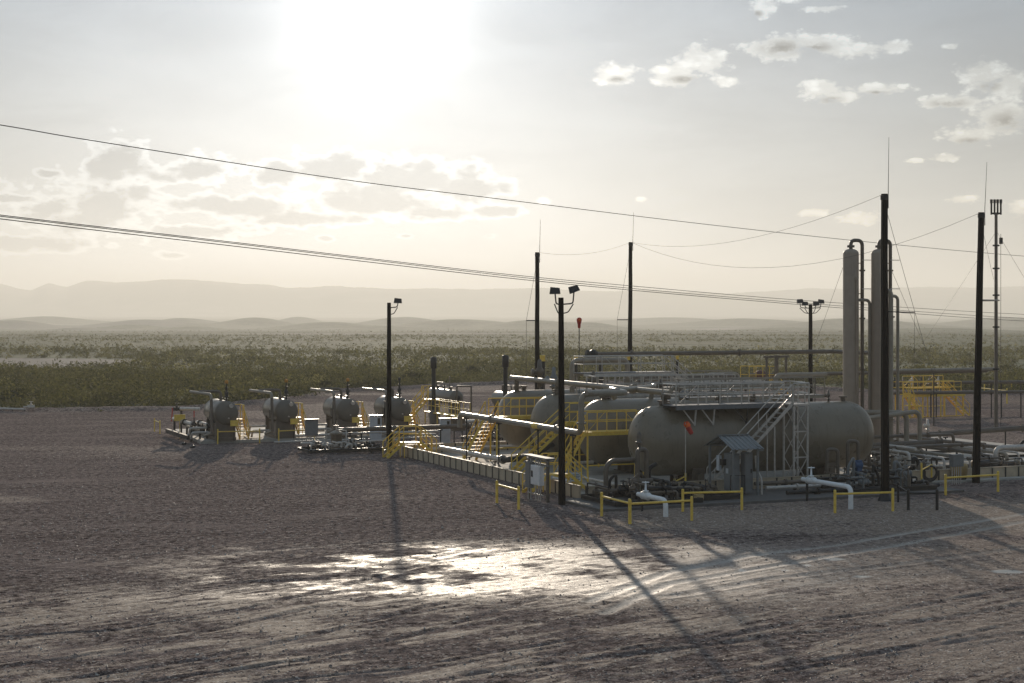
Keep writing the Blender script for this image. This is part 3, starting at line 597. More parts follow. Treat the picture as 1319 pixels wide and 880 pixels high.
platform('yellow platform with a steep narrow ladder stair, between the two nearest tanks', 38.4, 42.0, 78.7, 79.8, z-.1,
         lambda t: stair(t, (37.1, 79.7, .05), (38.35, 79.0, z-.1), .62, 'b', h=.95, tread=.2), [[(38.4, 79.8, z-.1), (42.0, 79.8, z-.1)], [(38.45, 78.7, z-.1), (42.0, 78.7, z-.1)]])
platform('yellow platform half hidden behind the second tank, reached by the long sloping stair', 40.4, 42.8, 85.0, 85.9, z,
         lambda t: stair(t, (37.1, 85.4, .05), (40.4, 85.4, z), .8, 'b', h=.95, n=12), [[(40.4, 85.9, z), (42.8, 85.9, z)], [(40.4, 85.0, z), (42.8, 85.0, z)]])
# ---- yellow stiles over the wall
def stile(label, b, w_=.8, z=.95):
    t = thing('stile_stair', label, 'steps', 34.8, b, 0, 'yellow stiles over the containment wall')
    stair(t, (33.3, b, 0), (34.4, b, z), w_, 'b', n=4, h=1.0); stair(t, (36.6, b, .05), (35.5, b, z), w_, 'b', n=4, h=1.0)
    MB().box(34.4, 35.5, b-w_/2, b+w_/2, z-.05, z).build('deck', M_yel, t)
    for s_ in (-1, 1): rail_run(t, [(34.4, b+s_*w_/2, z), (35.5, b+s_*w_/2, z)], 1.0, M_yel, 1.1)
    for a in (34.45, 35.45):
        for s_ in (-1, 1): MB().beam((a, b+s_*w_/2, 0), (a, b+s_*w_/2, z-.05), .05).build('leg', M_yel, t)
stile('far yellow stile of steps over the wall, right of the lone light pole', 97.0)
stile('near yellow stile of steps over the wall, behind the electrical rack', 75.2)
# ================================================================== grey walkway on the nearest tank, stair and tower
t = thing('walkway', 'galvanised walkway with railings on top of the nearest tank, sloping stair and trussed stair tower', 'walkway', 41, 74.3, 0)
wz, wb0, wb1, wa0, wa1 = 4.34, 73.35, 74.75, 40.9, 48.7
MB().box(wa0, wa1, wb0, wb1, wz-.05, wz).build('deck', M_grate, t)
for b in (wb0, wb1): MB().beam((wa0, b, wz-.10), (wa1, b, wz-.10), .06, .24).build('edge_beam', M_grate, t)
rail_run(t, [(wa0, wb1, wz), (wa0, wb0, wz), (wa1-1.3, wb0, wz)], 1.08, M_steel, 1.25, .036)
rail_run(t, [(wa0, wb1, wz), (wa1, wb1, wz), (wa1, wb0, wz)], 1.08, M_steel, 1.35, .036)
for k in range(3):
    a = wa0+1.0+k*2.3; MB().tube([(a, wb1, wz+.05), (a+1.1, wb1, wz+1.0)], .022, 5).build('brace', M_grate, t)
for a in (42.1, 43.2, 45.2, 47.0):
    MB().beam((a-.6, wb0+.35, wz-.2), (a, wb0+.18, wz-1.0), .06).beam((a, wb0+.05, wz-.2), (a, wb0+.18, wz-1.05), .07).build('bracket', M_steel if a < 44 else M_dark, t)
stair(t, (42.6, 72.75, .10), (47.25, 72.75, wz), .8, 'b', M_steel, 18, True, 1.02)
MB().box(47.25, 48.3, 72.3, wb0-.01, wz-.05, wz).build('landing', M_steel, t)
rail_run(t, [(47.3, 72.32, wz), (48.28, 72.32, wz), (48.28, wb0, wz)], 1.08, M_steel, 1.25, .036)
for (a, b) in ((47.35, 72.35), (48.2, 72.35), (47.35, 73.3), (48.2, 73.3)): MB().beam((a, b, .05), (a, b, wz-.12), .09).build('leg', M_steel, t)
for k in range(3):
    z0, z1 = .2+k*1.35, .2+(k+1)*1.35
    for b in (72.35, 73.3): MB().beam((47.35, b, z0), (48.2, b, z1), .04).beam((48.2, b, z0), (47.35, b, z1), .04).build('cross_brace', M_steel, t)
    MB().beam((47.35, 72.35, z1), (48.2, 72.35, z1), .06).build('tie_bar', M_steel, t)
for b in (72.38, 73.1): MB().beam((46.2, b, .05), (46.2, b, 3.2), .06).build('stair_post', M_steel, t)
# grey upper platforms behind
def truss_walk(label, a0, a1, b0, b1, z, mat, legs=True, diag=True, sp=1.15, stairs=None):
    t = thing('walkway', label, 'walkway', a0, b0, 0, 'galvanised walkways over the rear tanks')
    MB().box(a0, a1, b0, b1, z-.06, z).build('deck', M_grate, t)
    for b in (b0, b1): MB().beam((a0, b, z-.12), (a1, b, z-.12), .05, .16).build('edge_beam', mat, t)
    rail_run(t, [(a0, b0, z), (a1, b0, z)], 1.0, mat, sp, .026, diag=False); rail_run(t, [(a0, b0, z), (a0, b1, z), (a1, b1, z)], 1.0, mat, sp*1.2, .026)
    if diag:
        for k in range(3):
            a = a0+(a1-a0)*(.22+k*.3); MB().tube([(a, b0, z+1.0), (a+1.1, b0, z+.02)], .022, 5).build('brace', mat, t)
    if legs:
        for a in np.linspace(a0+.2, a1-.2, 4):
            for b in (b0, b1): MB().beam((float(a), b, 1.0), (float(a), b, z-.2), .08).build('leg', mat, t)
    return t
t = truss_walk('upper galvanised truss walkway right under the long dark overhead pipe', 43.2, 49.4, 88.9, 90.3, 5.45, M_steel)
stair(t, (50.9, 89.6, 4.3), (49.4, 89.6, 5.45), .9, 'b', M_steel, 5, True, .95)
truss_walk('middle galvanised walkway on the third tank, below the truss walkway', 42.6, 52.0, 85.9, 87.2, 4.35, M_steel, legs=False, sp=.6)
truss_walk('lower galvanised walkway on the second tank, left of the nearest walkway', 45.4, 54.4, 79.9, 81.1, 4.35, M_pipe, legs=False, sp=.7)
truss_walk('far galvanised walkway behind the nearest walkway, on the fourth tank', 46.5, 55.6, 92.2, 93.5, 4.3, M_pipe, legs=False, diag=False)
# tank-top fittings
def fitting(label, a, b, z, s_=1., name='relief_valve', cat='valve', mat=None, group='valves on the tank tops'):
    mat = mat or M_brown; t = thing(name, label, cat, a, b, z, group)
    MB().lathe([(.10*s_,0),(.10*s_,.25*s_),(.2*s_,.25*s_),(.2*s_,.33*s_),(.09*s_,.34*s_),(.12*s_,.5*s_),(.18*s_,.6*s_),(.18*s_,.72*s_),(.10*s_,.85*s_),(.08*s_,1.15*s_),(0,1.2*s_)], (a, b, z), (0,0,1), 12).build('valve_body', mat, t)
    MB().lathe([(0,-.05),(.17*s_,-.05),(.17*s_,.05),(.1*s_,.06),(.1*s_,.3*s_)], (a-.32*s_, b, z+.62*s_), (1,0,0), 12).build('outlet', mat, t)
for k, (a, b) in enumerate(((44.6, 75.3), (46.9, 75.5), (51.6, 75.4))): fitting(['small valve on the nearest tank top behind the walkway, left one', 'small valve on the nearest tank top near the stair head', 'small valve on the bare right end of the nearest tank'][k], a, b, 4.22, .55)
fitting('bulky control valve on the left end of the third tank top', 41.9, 90.4, 4.2, 1.35, 'control_valve', mat=M_grey)
fitting('round topped control valve in front of the black mast, on the fourth tank', 42.4, 93.6, 4.4, 1.5, 'control_valve', mat=M_brown)
fitting('small relief valve at the right of the mast, on the third tank', 43.8, 88.8, 4.3, 1.1)
t = pipe_thing('riser_pipe', 'brown arched pipe rising between the third and fourth tanks', [(44.1, 92.4, 4.1), (44.1, 92.4, 6.1), (48, 92.4, 6.1), (48, 92.4, 4.2)], .17, M_pipe, bend=.45, flanges=[(0, .3)])
pipe_thing('riser_pipe', 'small arched pipe behind the nearest walkway, far left one', [(56.5, 97, 3), (56.5, 97, 4.9), (59.0, 97, 4.9), (59.0, 97, 3)], .13, M_pipe, bend=.4)
t = pipe_thing('riser_pipe', 'grey pipe emerging above the walkway towards the maroon valve', [(62.0, 97, 3.2), (62.0, 97, 4.75), (66.2, 97, 4.75)], .15, M_pipe, bend=.4)
for k in range(6):   # rows of thin pipes on the rear tanks
    b = 83.2+k*2.1; a0 = 47+k*.3
    pipe_thing('tank_top_pipe', 'thin pale pipe run %s lying across the rear tank tops' % ['first', 'second', 'third', 'fourth', 'fifth', 'sixth'][k], [(a0, b, 4.25), (a0, b, 4.62+.05*k), (a0+8.5, b, 4.62+.05*k), (a0+8.5, b, 4.25)], .06+.015*(k%3), [M_steel, M_pipe, M_brown][k%3], group='thin pipes over the rear tanks', bend=.2, flanges=[(1, .2), (1, .7)], n=8)
for k in range(9):
    a, b = 46.5+k*.95, 83.0+(k*37 % 11); fitting('small valve among the rear walkways, %s counted from the left' % ['first', 'second', 'third', 'fourth', 'fifth', 'sixth', 'seventh', 'eighth', 'last'][k], a, b, 4.25, .62+.1*(k % 3), group='small valves among the rear walkways')
# ---- long dark overhead pipe with black and yellow supports
t = pipe_thing('overhead_pipe', 'long dark overhead pipe crossing behind the walkways to the tall towers', [(47.9, 98, 6.32), (67.5, 98, 6.32), (67.5, 93, 6.32)], .145, M_brown, cat='pipe', bend=.6, flanges=[(0, .03), (0, .17), (0, .6)], n=14)
MB().lathe([(0,-.25),(.3,-.25),(.3,-.1),(.2,-.05),(.33,.15),(.33,.3),(.2,.5)], (48.1, 98, 6.32), (1,0,0), 14).tube([(48.9, 98, 6.3), (48.9, 98, 4.4)], .15, 10).build('end_valve', M_dark, t)
for k, (a, lab) in enumerate(((44.6, 'black pipe support with a yellow cap, beside the left black mast'), (47.0, 'black pipe support with a yellow cap, left end of the overhead pipe'), (51.0, 'black pipe support with a yellow band, under the overhead pipe at the middle mast'), (54.75, 'slim black pipe support with a yellow cap, right of the truss walkway'))):
    t = thing('support_post', lab, 'post', a, 98, 0, 'black posts with yellow caps'); r = .17 if k < 2 else .10
    MB().tube([(a, 98, 0), (a, 98, 5.95)], r, 10).build('post', M_black, t); MB().tube([(a, 98, 5.9), (a, 98, 6.16 if k else 6.3)], r*1.05, 10).build('cap', M_yel, t)
# tee shaped pipe support at the right
t = thing('pipe_stand', 'brown double post stand carrying the overhead pipe, left of the far floodlight', 'pipe support', 62.6, 98, 0)
for a in (61.9, 62.7, 63.5): MB().beam((a, 98, 0), (a, 98, 5.95 if a != 62.7 else 6.1), .12 if a != 62.7 else .2).build('leg', M_brown, t)
MB().beam((61.7, 98, 6.0), (63.7, 98, 6.0), .2, .15).build('crossbeam', M_brown, t)
# ================================================================== towers
def P3(px, py, Y):
    X = (px-CX)/F*Y; return Vector((X*CP+Y*SP, -X*SP+Y*CP, H-(py-HY)/F*Y))
def plant(X, Y): return (X*CP+Y*SP, -X*SP+Y*CP)
def tower(label, a, b, zt, pipes, r=.49):
    t = thing('column_tower', label, 'tower', a, b, 0, 'tall grey column towers')
    MB().lathe([(r*1.25, 0), (r*1.25, .06), (r, .07), (r, 1.2)], (a, b, .05), (0,0,1), 24).build('skirt', M_tower, t)
    prof = [(r, 0), (r, zt-1.6)]+[(r*math.cos(math.pi/2*k/6), zt-1.6+r*.62*math.sin(math.pi/2*k/6)) for k in range(1, 7)]
    MB().lathe(prof, (a, b, 1.25), (0,0,1), 28).build('shell', M_tower, t)
    for z in (3.5, 6.2, 8.9, 11.5): MB().lathe([(r-.01,-.03),(r+.008,-.01),(r+.008,.01),(r-.01,.03)], (a, b, z), (0,0,1), 28).build('weld_seam', M_tower, t)
    zc = zt-.02
    MB().tube([(a, b, zc-.1), (a, b, zc+.5), (a+.78, b-.1, zc+.5), (a+.78, b-.1, .6)], .115, 12, bend=.34).build('overhead_line', M_brown, t)
    MB().lathe([(.1,0),(.23,0),(.23,.14),(.1,.14)], (a, b, zc+.05), (0,0,1), 14, False).build('flange', M_brown, t)
    for z in (11.7, 8.7, 5.5): MB().lathe([(.1,0),(.19,0),(.19,.1),(.1,.1)], (a+.78, b-.1, z), (0,0,1), 12, False).build('flange', M_brown, t)
    zz_ = pipes; MB().tube([(a+.3, b-.25, zz_), (a+1.2, b-.3, zz_), (a+1.2, b-.3, .5)], .10, 12, bend=.32).build('side_line', M_pipe, t)
    for z in (4.2, 7.4, 10.3, 12.2): MB().beam((a+.3, b-.1, z), (a+.85, b-.1, z), .05).build('bracket', M_brown, t)
    for z in (10.6, 12.4): MB().beam((a+.7, b-.2, z), (a+1.35, b-.3, z), .045).build('spur', M_steel, t)
    MB().tube([(a+.05, b-r-.06, 4), (a+.05, b-r-.06, 11.2)], .045, 6).box(a-.05, a+.15, b-r-.13, b-r+.02, 11.15, 11.3).build('sight_tube', M_tower, t)
    return t
tower('left tall grey column tower with a gooseneck pipe at its top', 59.83, 85.0, 13.15, 9.9)
tower('right tall grey column tower half hidden by the black mast', 61.55, 84.45, 13.15, 10.15)
def plate(x): return x
t = thing('vent_pipe', 'grey gooseneck pipe standing right of the black mast, taller than the pipe rack', 'pipe', *plant(23.6, 101), 0)
a_, b_ = plant(23.3, 100.5)
MB().tube([(a_-.55, b_, 4), (a_-.55, b_, 10.45), (a_, b_-.1, 10.45), (a_, b_-.1, .5)], .14, 12, bend=.3).build('pipe_run', M_pipe, t)
for z in (2.5, 8.8): MB().lathe([(.1,0),(.24,0),(.24,.1),(.1,.1)], (a_, b_-.1, z), (0,0,1), 12, False).build('flange', M_pipe, t)
# flare stack with its four-pronged burner
Yf = 128.; pf = P3(1283, 401, Yf); t = thing('flare_stack', 'slim tall flare stack with a pronged burner top, far right', 'flare', pf.x, pf.y, 0); s_ = Yf/F
zt = P3(1283, 275, Yf).z
MB().tube([(pf.x, pf.y, 0), (pf.x, pf.y, zt)], .15, 12, r1=.12).build('stack', M_brown, t)
for z in (4.6, 7.9, 10.4, 12.5, 14.3): MB().lathe([(.1,0),(.27,0),(.27,.12),(.1,.12)], (pf.x, pf.y, z), (0,0,1), 12, False).build('flange', M_dark, t)
MB().beam((pf.x-.34, pf.y+.15, zt), (pf.x+.34, pf.y-.15, zt), .14, .14).build('manifold', M_dark, t)
for k in (-.34, -.11, .11, .34):
    MB().tube([(pf.x+k, pf.y-k*.43, zt-.1), (pf.x+k, pf.y-k*.43, zt+.95)], .075, 8).tube([(pf.x+k, pf.y-k*.43, zt+.8), (pf.x+k, pf.y-k*.43, zt+1.1)], .11, 8).build('burner_tube', M_dark, t)
MB().tube([(pf.x+.38, pf.y-.1, 0), (pf.x+.38, pf.y-.1, zt-1.6)], .018, 5).box(pf.x+.3, pf.x+.5, pf.y-.2, pf.y, zt-2.4, zt-1.9).build('igniter_line', M_dark, t)
# ================================================================== black masts with lightning rods
def mast(label, X, Y, top, rod, lean=0., r=.19):
    a, b = plant(X, Y); t = thing('lightning_mast', label, 'mast', a, b, 0, 'black wooden lightning masts'); u = Vector((CP, -SP, 0))*lean
    p0 = Vector((a, b, -.1)); p1 = p0+u+Vector((0, 0, top+.1))
    n = 9; pts = [p0.lerp(p1, k/n)+Vector((math.sin(k*1.7+X)*.012, 0, 0)) for k in range(n+1)]
    MB().tube(pts, r, 14, r1=r*.74).build('pole', M_wood, t)
    MB().lathe([(r*.75,0),(r*.86,.02),(r*.86,.22),(r*.75,.24)], p1-Vector((0,0,.3)), (0,0,1), 14, False).build('band', M_dark, t)
    rp = p1+Vector((CP, -SP, 0))*r*.9
    MB().tube([rp-Vector((0,0,.7)), rp+Vector((.0,0,.2)), rp+Vector((.05,0,rod))+u*.25], .024, 6, r1=.010).build('lightning_rod', M_wire, t)
    MB().tube([p0+Vector((-r*.9, -.05, 0)), p1+Vector((-r*.75, -.05, -.3))], .014, 5).build('ground_wire', M_wire, t)
    return t, p1
t1, T1 = mast('tallest black mast, standing before the right end of the nearest tank', 18.12, 79.18, 14.9, 2.75, -.04, .215)
MB().lathe([(.42, -.1), (.34, .05), (.24, .30), (.20, .45)], (*plant(18.12, 79.18), 0), (0,0,1), 14).build('base_collar', M_black, t1)
t2, T2 = mast('rightmost black mast, leaning slightly right before the far yellow platform', 24.87, 87.42, 14.5, 2.7, .29, .215)
t3, T3 = mast('left black mast, rising behind the farthest big tank', *[(692-CX)/F*110, 110], H+76/F*110, 2.2, .0, .185)
t4, T4 = mast('middle black mast, rising behind the truss walkway', *[(811-CX)/F*131, 131], H+89/F*131, 2.4, .08, .20)
# guys, spreaders and static wires
def wire(label, pts, r=.014, sag=0., cat='wire', group=None, name='wire'):
    P = [Vector(p) for p in pts]
    if len(P) == 2: P = [P[0].lerp(P[1], k/16)-Vector((0, 0, sag*4*(k/16)*(1-k/16))) for k in range(17)]
    else:                                              # smooth through the given points
        Q = []
        for i in range(len(P)-1):
            p0, p1, p2, p3 = P[max(i-1, 0)], P[i], P[i+1], P[min(i+2, len(P)-1)]
            for k in range(8):
                s = k/8; Q.append(.5*((2*p1)+(p2-p0)*s+(2*p0-5*p1+4*p2-p3)*s*s+(3*p1-p0-3*p2+p3)*s**3))
        P = Q+[P[-1]]
    return tag(MB().tube(P, r, 5).build(name, M_wire), label, cat, group)
wire('static wire sagging between the middle mast and the tallest mast', [T4, T1], .010, 1.2, name='static_wire')
wire('static wire sagging between the middle mast and the rightmost mast', [T4, T2], .010, 2.5, name='static_wire')
wire('faint static wire between the left mast and the middle mast', [T3, T4], .008, .5, name='static_wire')
wire('thin guy wire running down right from the tallest mast to the ground', [T1-Vector((0, 0, .4)), P3(1204, 490, 100)], .012, .1, name='guy_wire')
wire('thin guy wire running steeply down from the rightmost mast to the flare stack', [T2-Vector((0, 0, .5)), P3(1280, 360, 120)], .010, .1, name='guy_wire')
wire('guy wire from the left column tower down left to the desert edge', [P3(1088, 338, 102.3), P3(1044, 460, 118)], .011, .05, name='guy_wire')
wire('guy wire from the right column tower down right past the yellow platform', [P3(1147, 345, 102), P3(1215, 500, 125)], .011, .05, name='guy_wire')
wire('guy wire from the flare stack down right out of the picture', [P3(1285, 300, 128), P3(1330, 375, 140)], .011, .05, name='guy_wire')
wire('guy wire from the flare stack down left behind the rightmost mast', [P3(1282, 300, 128), P3(1170, 470, 170)], .011, .05, name='guy_wire')
for lab, (x0, y0, x1, y1, Y), T in (('left', (678, 413, 690, 413, 110), T3), ('middle', (795, 412, 809, 412, 131), T4)):
    t = thing('guy_spreader', 'short spreader arm with a thin guy wire on the %s mast' % lab, 'spreader', *P3(x0, y0, Y).xy, 0, 'spreader arms on the masts')
    MB().beam(P3(x0, y0, Y), P3(x1, y1, Y), .07).build('arm', M_black, t); MB().tube([T-Vector((0, 0, .5)), P3(x0, y0, Y), P3(x0, y0+120, Y)], .011, 5).build('guy_wire', M_wire, t)
t = thing('guy_spreader', 'spreader arm with a hanging guy wire right of the tallest mast', 'spreader', *P3(1178, 402.5, 80).xy, 0, 'spreader arms on the masts')
MB().beam(P3(1141, 401.5, 80), P3(1178, 402.5, 80), .05).build('arm', M_black, t); MB().tube([P3(1178, 402, 80), P3(1178, 470, 80.5)], .008, 5).build('guy_wire', M_wire, t)
t = thing('guy_spreader', 'horizontal strut between the rightmost mast and the flare stack', 'spreader', *P3(1264, 387, 88).xy, 0, 'spreader arms on the masts')
MB().tube([P3(1262, 387, 88), P3(1287, 387, 126)], .06, 6).build('arm', M_black, t)
# power lines crossing the whole view
wire('single power line crossing high across the sky', [P3(-300, 113, 56), P3(0, 161, 66), P3(130, 183, 71), P3(440, 231, 84), P3(640, 256, 95), P3(900, 288, 113), P3(1130, 313, 132), P3(1319, 330, 150), P3(1500, 342, 172)], .021, name='power_line')
for k, (o0, o1, o2, r) in enumerate(((0, 0, 0, .020), (1.6, 3.2, 5.0, .020), (5., 5.5, 8.5, .022))):
    wire(['upper', 'middle', 'lower'][k]+' strand of the bundled power lines crossing below the high line', [P3(-300, 238+o0, 62), P3(0, 277+o0, 72), P3(300, 312+o0, 84), P3(640, 352+o0*.6+o1*.3, 103), P3(820, 369+o1, 117), P3(1000, 384.5+o1, 135), P3(1180, 397+o1*.4+o2*.6, 152), P3(1319, 405+o2, 168), P3(1500, 412+o2, 190)], r, name='power_line', group='bundled power lines')
# ================================================================== floodlight poles
def light_pole(label, X, Y, h, lamps, lean=0., r=.165):
    a, b = plant(X, Y); t = thing('floodlight_pole', label, 'light pole', a, b, 0, 'floodlight poles'); u = Vector((CP, -SP, 0))
    p0 = Vector((a, b, -.1)); p1 = Vector((a, b, h))+u*lean
    MB().tube([p0.lerp(p1, k/6)+Vector((0, math.sin(k*2.1)*.01, 0)) for k in range(7)], r, 14, r1=r*.72).build('pole', M_wood, t)
    for (dx, dz, tilt) in lamps:
        s_ = 1 if dx > 0 else -1; q = p1+u*dx+Vector((0, 0, dz))
        MB().tube([p1+u*s_*r*.6+Vector((0, 0, -.32)), p1+u*(dx-.05*s_)+Vector((0, 0, -.28)), q+Vector((0, 0, -.12))], .035, 7, bend=.12).tube([p1+u*s_*r*.6+Vector((0, 0, -.75)), p1+u*dx*.55+Vector((0, 0, -.7)), p1+u*(dx-.03)+Vector((0, 0, -.3))], .028, 6, bend=.1).build('arm', M_black, t)
        m = MB(); w2, d2, h2 = .26, .17, .17; c_, sn = math.cos(tilt), math.sin(tilt)
        def tr(x, y, z_): return q+u*(x*c_-z_*sn)+Vector((SP, CP, 0))*y+Vector((0, 0, x*sn+z_*c_))
        prof = [(-w2, -d2, -h2), (w2, -d2*1.2, -h2*.8), (w2, d2, -h2*.8), (-w2, d2, -h2), (-w2*.9, -d2*.6, h2), (w2*.8, -d2*.6, h2*.9), (w2*.8, d2*.6, h2*.9), (-w2*.9, d2*.6, h2)]
        m.add([tr(*p) for p in prof], [(0,3,2,1),(4,5,6,7),(0,1,5,4),(1,2,6,5),(2,3,7,6),(3,0,4,7)])
        h_ = m.build('lamp_housing', M_black, t)
        lens = MB().add([tr(-w2*.85, -d2*.9, -h2-.012), tr(w2*.85, -d2*1.05, -h2*.8-.014), tr(w2*.85, d2*.85, -h2*.8-.014), tr(-w2*.85, d2*.85, -h2-.012)], [(0, 3, 2, 1)]).build('lens', M_glass, t)
    return t
light_pole('lone floodlight pole with one lamp, right of the small vessels', -7.92, 105., 9.75, [(.58, .12, -.08)], r=.175)
light_pole('near floodlight pole with two lamps, in front of the big tanks', 2.38, 77.6, 9.85, [(-.28, .32, -.05), (.62, .40, .3)], lean=-.05, r=.175)
light_pole('far floodlight pole with four small lamps, left of the tall towers', (1044-CX)/F*132, 132, H+9/F*132, [(-.45, .05, 0), (-.85, .25, .1), (.45, .05, 0), (.85, .22, -.1)], r=.20)
# ================================================================== windsocks
a, b = 39.6, 70.6
t = thing('windsock', 'orange windsock hanging limp on a thin pole in front of the nearest tank', 'windsock', a, b, .12)
p = onb(883, 545, b); pz = p[2]; a = p[0]
MB().tube([(a, b, .1), (a, b, pz)], .022, 6).build('pole', M_steel, t); MB().tube([(a, b, .1), (a, b, 1.0)], .05, 8).build('base_post', M_yel, t)
MB().torus((a+.05, b, pz-.05), (.6, 0, .5), .13, .015).build('ring', M_orange, t)
MB().lathe([(.14, 0), (.16, .10), (.15, .22)], (a+.02, b, pz), (.62, 0, -.78), 12).build('sock_mouth', M_orange, t)
MB().lathe([(.15, .20), (.135, .35), (.12, .5), (.11, .62), (.085, .64)], (a+.02, b, pz), (.55, 0, -.9), 12).build('sock_tail', M_red, t)
p = onb(746, 412, 93.2); a, b, pz = p
t = thing('windsock', 'small drooping red windsock on a thin pole above the farther tanks', 'windsock', a, b, 0)
MB().tube([(a, b, 4), (a, b, pz-.35)], .028, 6).build('pole', M_dark, t)
MB().lathe([(.02, -.55), (.09, -.5), (.10, -.3), (.16, -.08), (.17, .05), (.10, .13), (0, .15)], (a, b, pz), (0, 0, 1), 14).build('sock', M_red, t)
MB().lathe([(0, 0), (.09, 0), (.10, .015), (0, .02)], (a-.05, b-.16, pz-.02), (-.3, -1, 0), 12).build('emblem', M_orange, t)
# ================================================================== row of small vessels on their skids
slab2 = MB().add([(25.05,112.2,-.1),(42.5,112.2,-.1),(42.5,124.5,-.1),(25.7,124.5,-.1),(25.05,112.2,.2),(42.5,112.2,.2),(42.5,124.5,.2),(25.7,124.5,.2)], [(0,3,2,1),(4,5,6,7),(0,1,5,4),(1,2,6,5),(2,3,7,6),(3,0,4,7)])
struct(slab2.build('vessel_slab', M_conc))
def small_vessel(a, b, label):
    """b is the front face"""
    t = thing('separator_vessel', label, 'vessel', a, b, 0, 'row of small separator vessels'); r, zc, L = .83, 2.12, 4.0
    n = 28; hd = .30; prof = [(r*math.sin(math.pi/2*k/7), hd-hd*math.cos(math.pi/2*k/7)) for k in range(8)]
    prof = prof+[(r, hd+(L-2*hd)*k/3) for k in range(1, 3)]+[(q, L-h) for q, h in reversed(prof)]
    MB().lathe(prof, (a, b, zc), (0, 1, 0), n).build('shell', M_steelpaint, t)
    for f in (hd, L/2, L-hd): MB().lathe([(r-.01,-.03),(r+.012,-.012),(r+.012,.012),(r-.01,.03)], (a, b+f, zc), (0,1,0), n).build('weld_seam', M_steelpaint, t)
    m = MB().box(a-.72, a+.66, b+.35, b+.5, .2, zc-.45).box(a-.72, a+.66, b+3.2, b+3.35, .2, zc-.45).box(a-.75, a+.7, b+.3, b+3.5, .2, .42); m.build('saddle', M_brown, t)
    MB().box(a-.55, a+.55, b+.55, b+3.1, .42, 1.32).build('burner_box', M_brown, t)
    MB().tube([(a+.22, b+.1, zc+.52), (a+.22, b-.22, zc+.52)], .09, 10).lathe([(.08,0),(.15,0),(.15,.05),(0,.05)], (a+.22, b-.16, zc+.52), (0,-1,0), 12, False).build('head_nozzle', M_steel, t)
    MB().tube([(a+.08, b+.06, zc-.35), (a+.08, b-.12, zc-.35)], .05, 8).build('drain', M_steel, t)
    MB().box(a+.18, a+.72, b-.10, b-.07, 1.22, 1.62).build('warning_sign', M_yel, t); MB().beam((a+.45, b-.05, .2), (a+.45, b-.05, 1.25), .05).build('sign_post', M_dark, t)
    # relief stack with its orange cap
    MB().tube([(a+.1, b+.7, zc+r-.05), (a+.1, b+.7, zc+r+.45)], .07, 8).lathe([(.07,0),(.17,0),(.17,.07),(.09,.08),(.14,.22),(.14,.34),(.08,.4),(.07,.62),(.13,.63),(.13,.69),(0,.7)], (a+.1, b+.7, zc+r+.25), (0,0,1), 12).tube([(a+.1, b+.7, zc+r+.9), (a+.1, b+.7, zc+r+1.25)], .045, 6).build('relief_valve', M_dark, t)
    MB().lathe([(.06,0),(.12,.02),(.12,.2),(.06,.24),(0,.25)], (a+.1, b+.7, zc+r+1.2), (0,0,1), 8).build('stack_cap', M_capo, t)
    for f in (1.4, 2.9): MB().lathe([(.07,0),(.07,.12),(.13,.12),(.13,.18),(0,.18)], (a+.25, b+f, zc+r-.03), (0,0,1), 10, False).build('nozzle', M_steel, t)
    # gooseneck: arch off the top, down the left front
    MB().tube([(a-.1, b+1.6, zc+r-.1), (a-.1, b+1.6, zc+r+.62), (a-1.55, b+1.9, zc+r+.62)], .105, 10, bend=.25).build('arch_pipe', M_brown, t)
    MB().tube([(a-1.9, b+3.2, zc+r+.56), (a-1.12, b+.1, zc+r+.5), (a-1.12, b-.1, .75), (a-1.6, b+.2, .6)], .095, 10, bend=.3).build('down_pipe', M_pipe, t)
    MB().tube([(a-1.125, b+.05, 3.1), (a-1.125, b-.1, .75)], .105, 10).build('pipe_sleeve', M_brown, t)
    MB().tube([(a-.88, b+1.1, 1.1), (a-.88, b+1.1, 2.7)], .05, 8).box(a-1.0, a-.8, b+.9, b+1.3, 1.6, 2.2).build('level_gauge', M_dark, t)
    # ladder platform on the right
    stair(t, (a+1.42, b+.9, .2), (a+1.25, b+1.9, 1.55), .62, 'a', h=1.0, n=6, tread=.24)
    MB().box(a+.85, a+1.65, b+1.9, b+3.0, 1.5, 1.55).build('deck', M_yel, t)
    rail_run(t, [(a+1.65, b+1.9, 1.55), (a+1.65, b+3.0, 1.55), (a+.85, b+3.0, 1.55)], 1.0, M_yel, .8)
    for q in ((a+1.65, b+1.9), (a+1.65, b+3.0), (a+.9, b+3.0)): MB().beam((*q, .2), (*q, 1.5), .05).build('leg', M_yel, t)
    # small lines between the skids
    for k, z in enumerate((.75, 1.0, .5)): MB().tube([(a-1.0, b+1.2+k*.8, z), (a-2.2, b+1.2+k*.8, z), (a-2.2, b+1.5+k*.8, .3)], .075, 8, bend=.15).build('side_pipe', M_steel, t)
    return t
M_steelpaint = paint('vessel_paint', (.165, .145, .115), .36, 0., var=.08, nscale=1.4, bump=.004, dirt=.25, dirtcol=(.2,.17,.13))
M_capo = paint('orange_cap_paint', (.62, .27, .04), .6, var=.1, bump=0)
v1 = small_vessel(26.82, 111.7, 'leftmost small separator vessel, beside the wedge of pale slab'); index_kids()
for a, b, lab in ((31.16, 111.9, 'second small separator vessel from the left'), (35.65, 111.7, 'third small separator vessel from the left, behind the grey control box'), (39.45, 111.3, 'fourth small separator vessel, just right of the lone floodlight pole')):
    vk = copy_thing(v1, a, b, lab)
for k in sc.objects:                                    # the fourth vessel's stack ends in a black cap
    if k.parent == vk and k.name.startswith('stack_cap'): k.material_slots[0].link = 'OBJECT'; k.material_slots[0].material = M_black
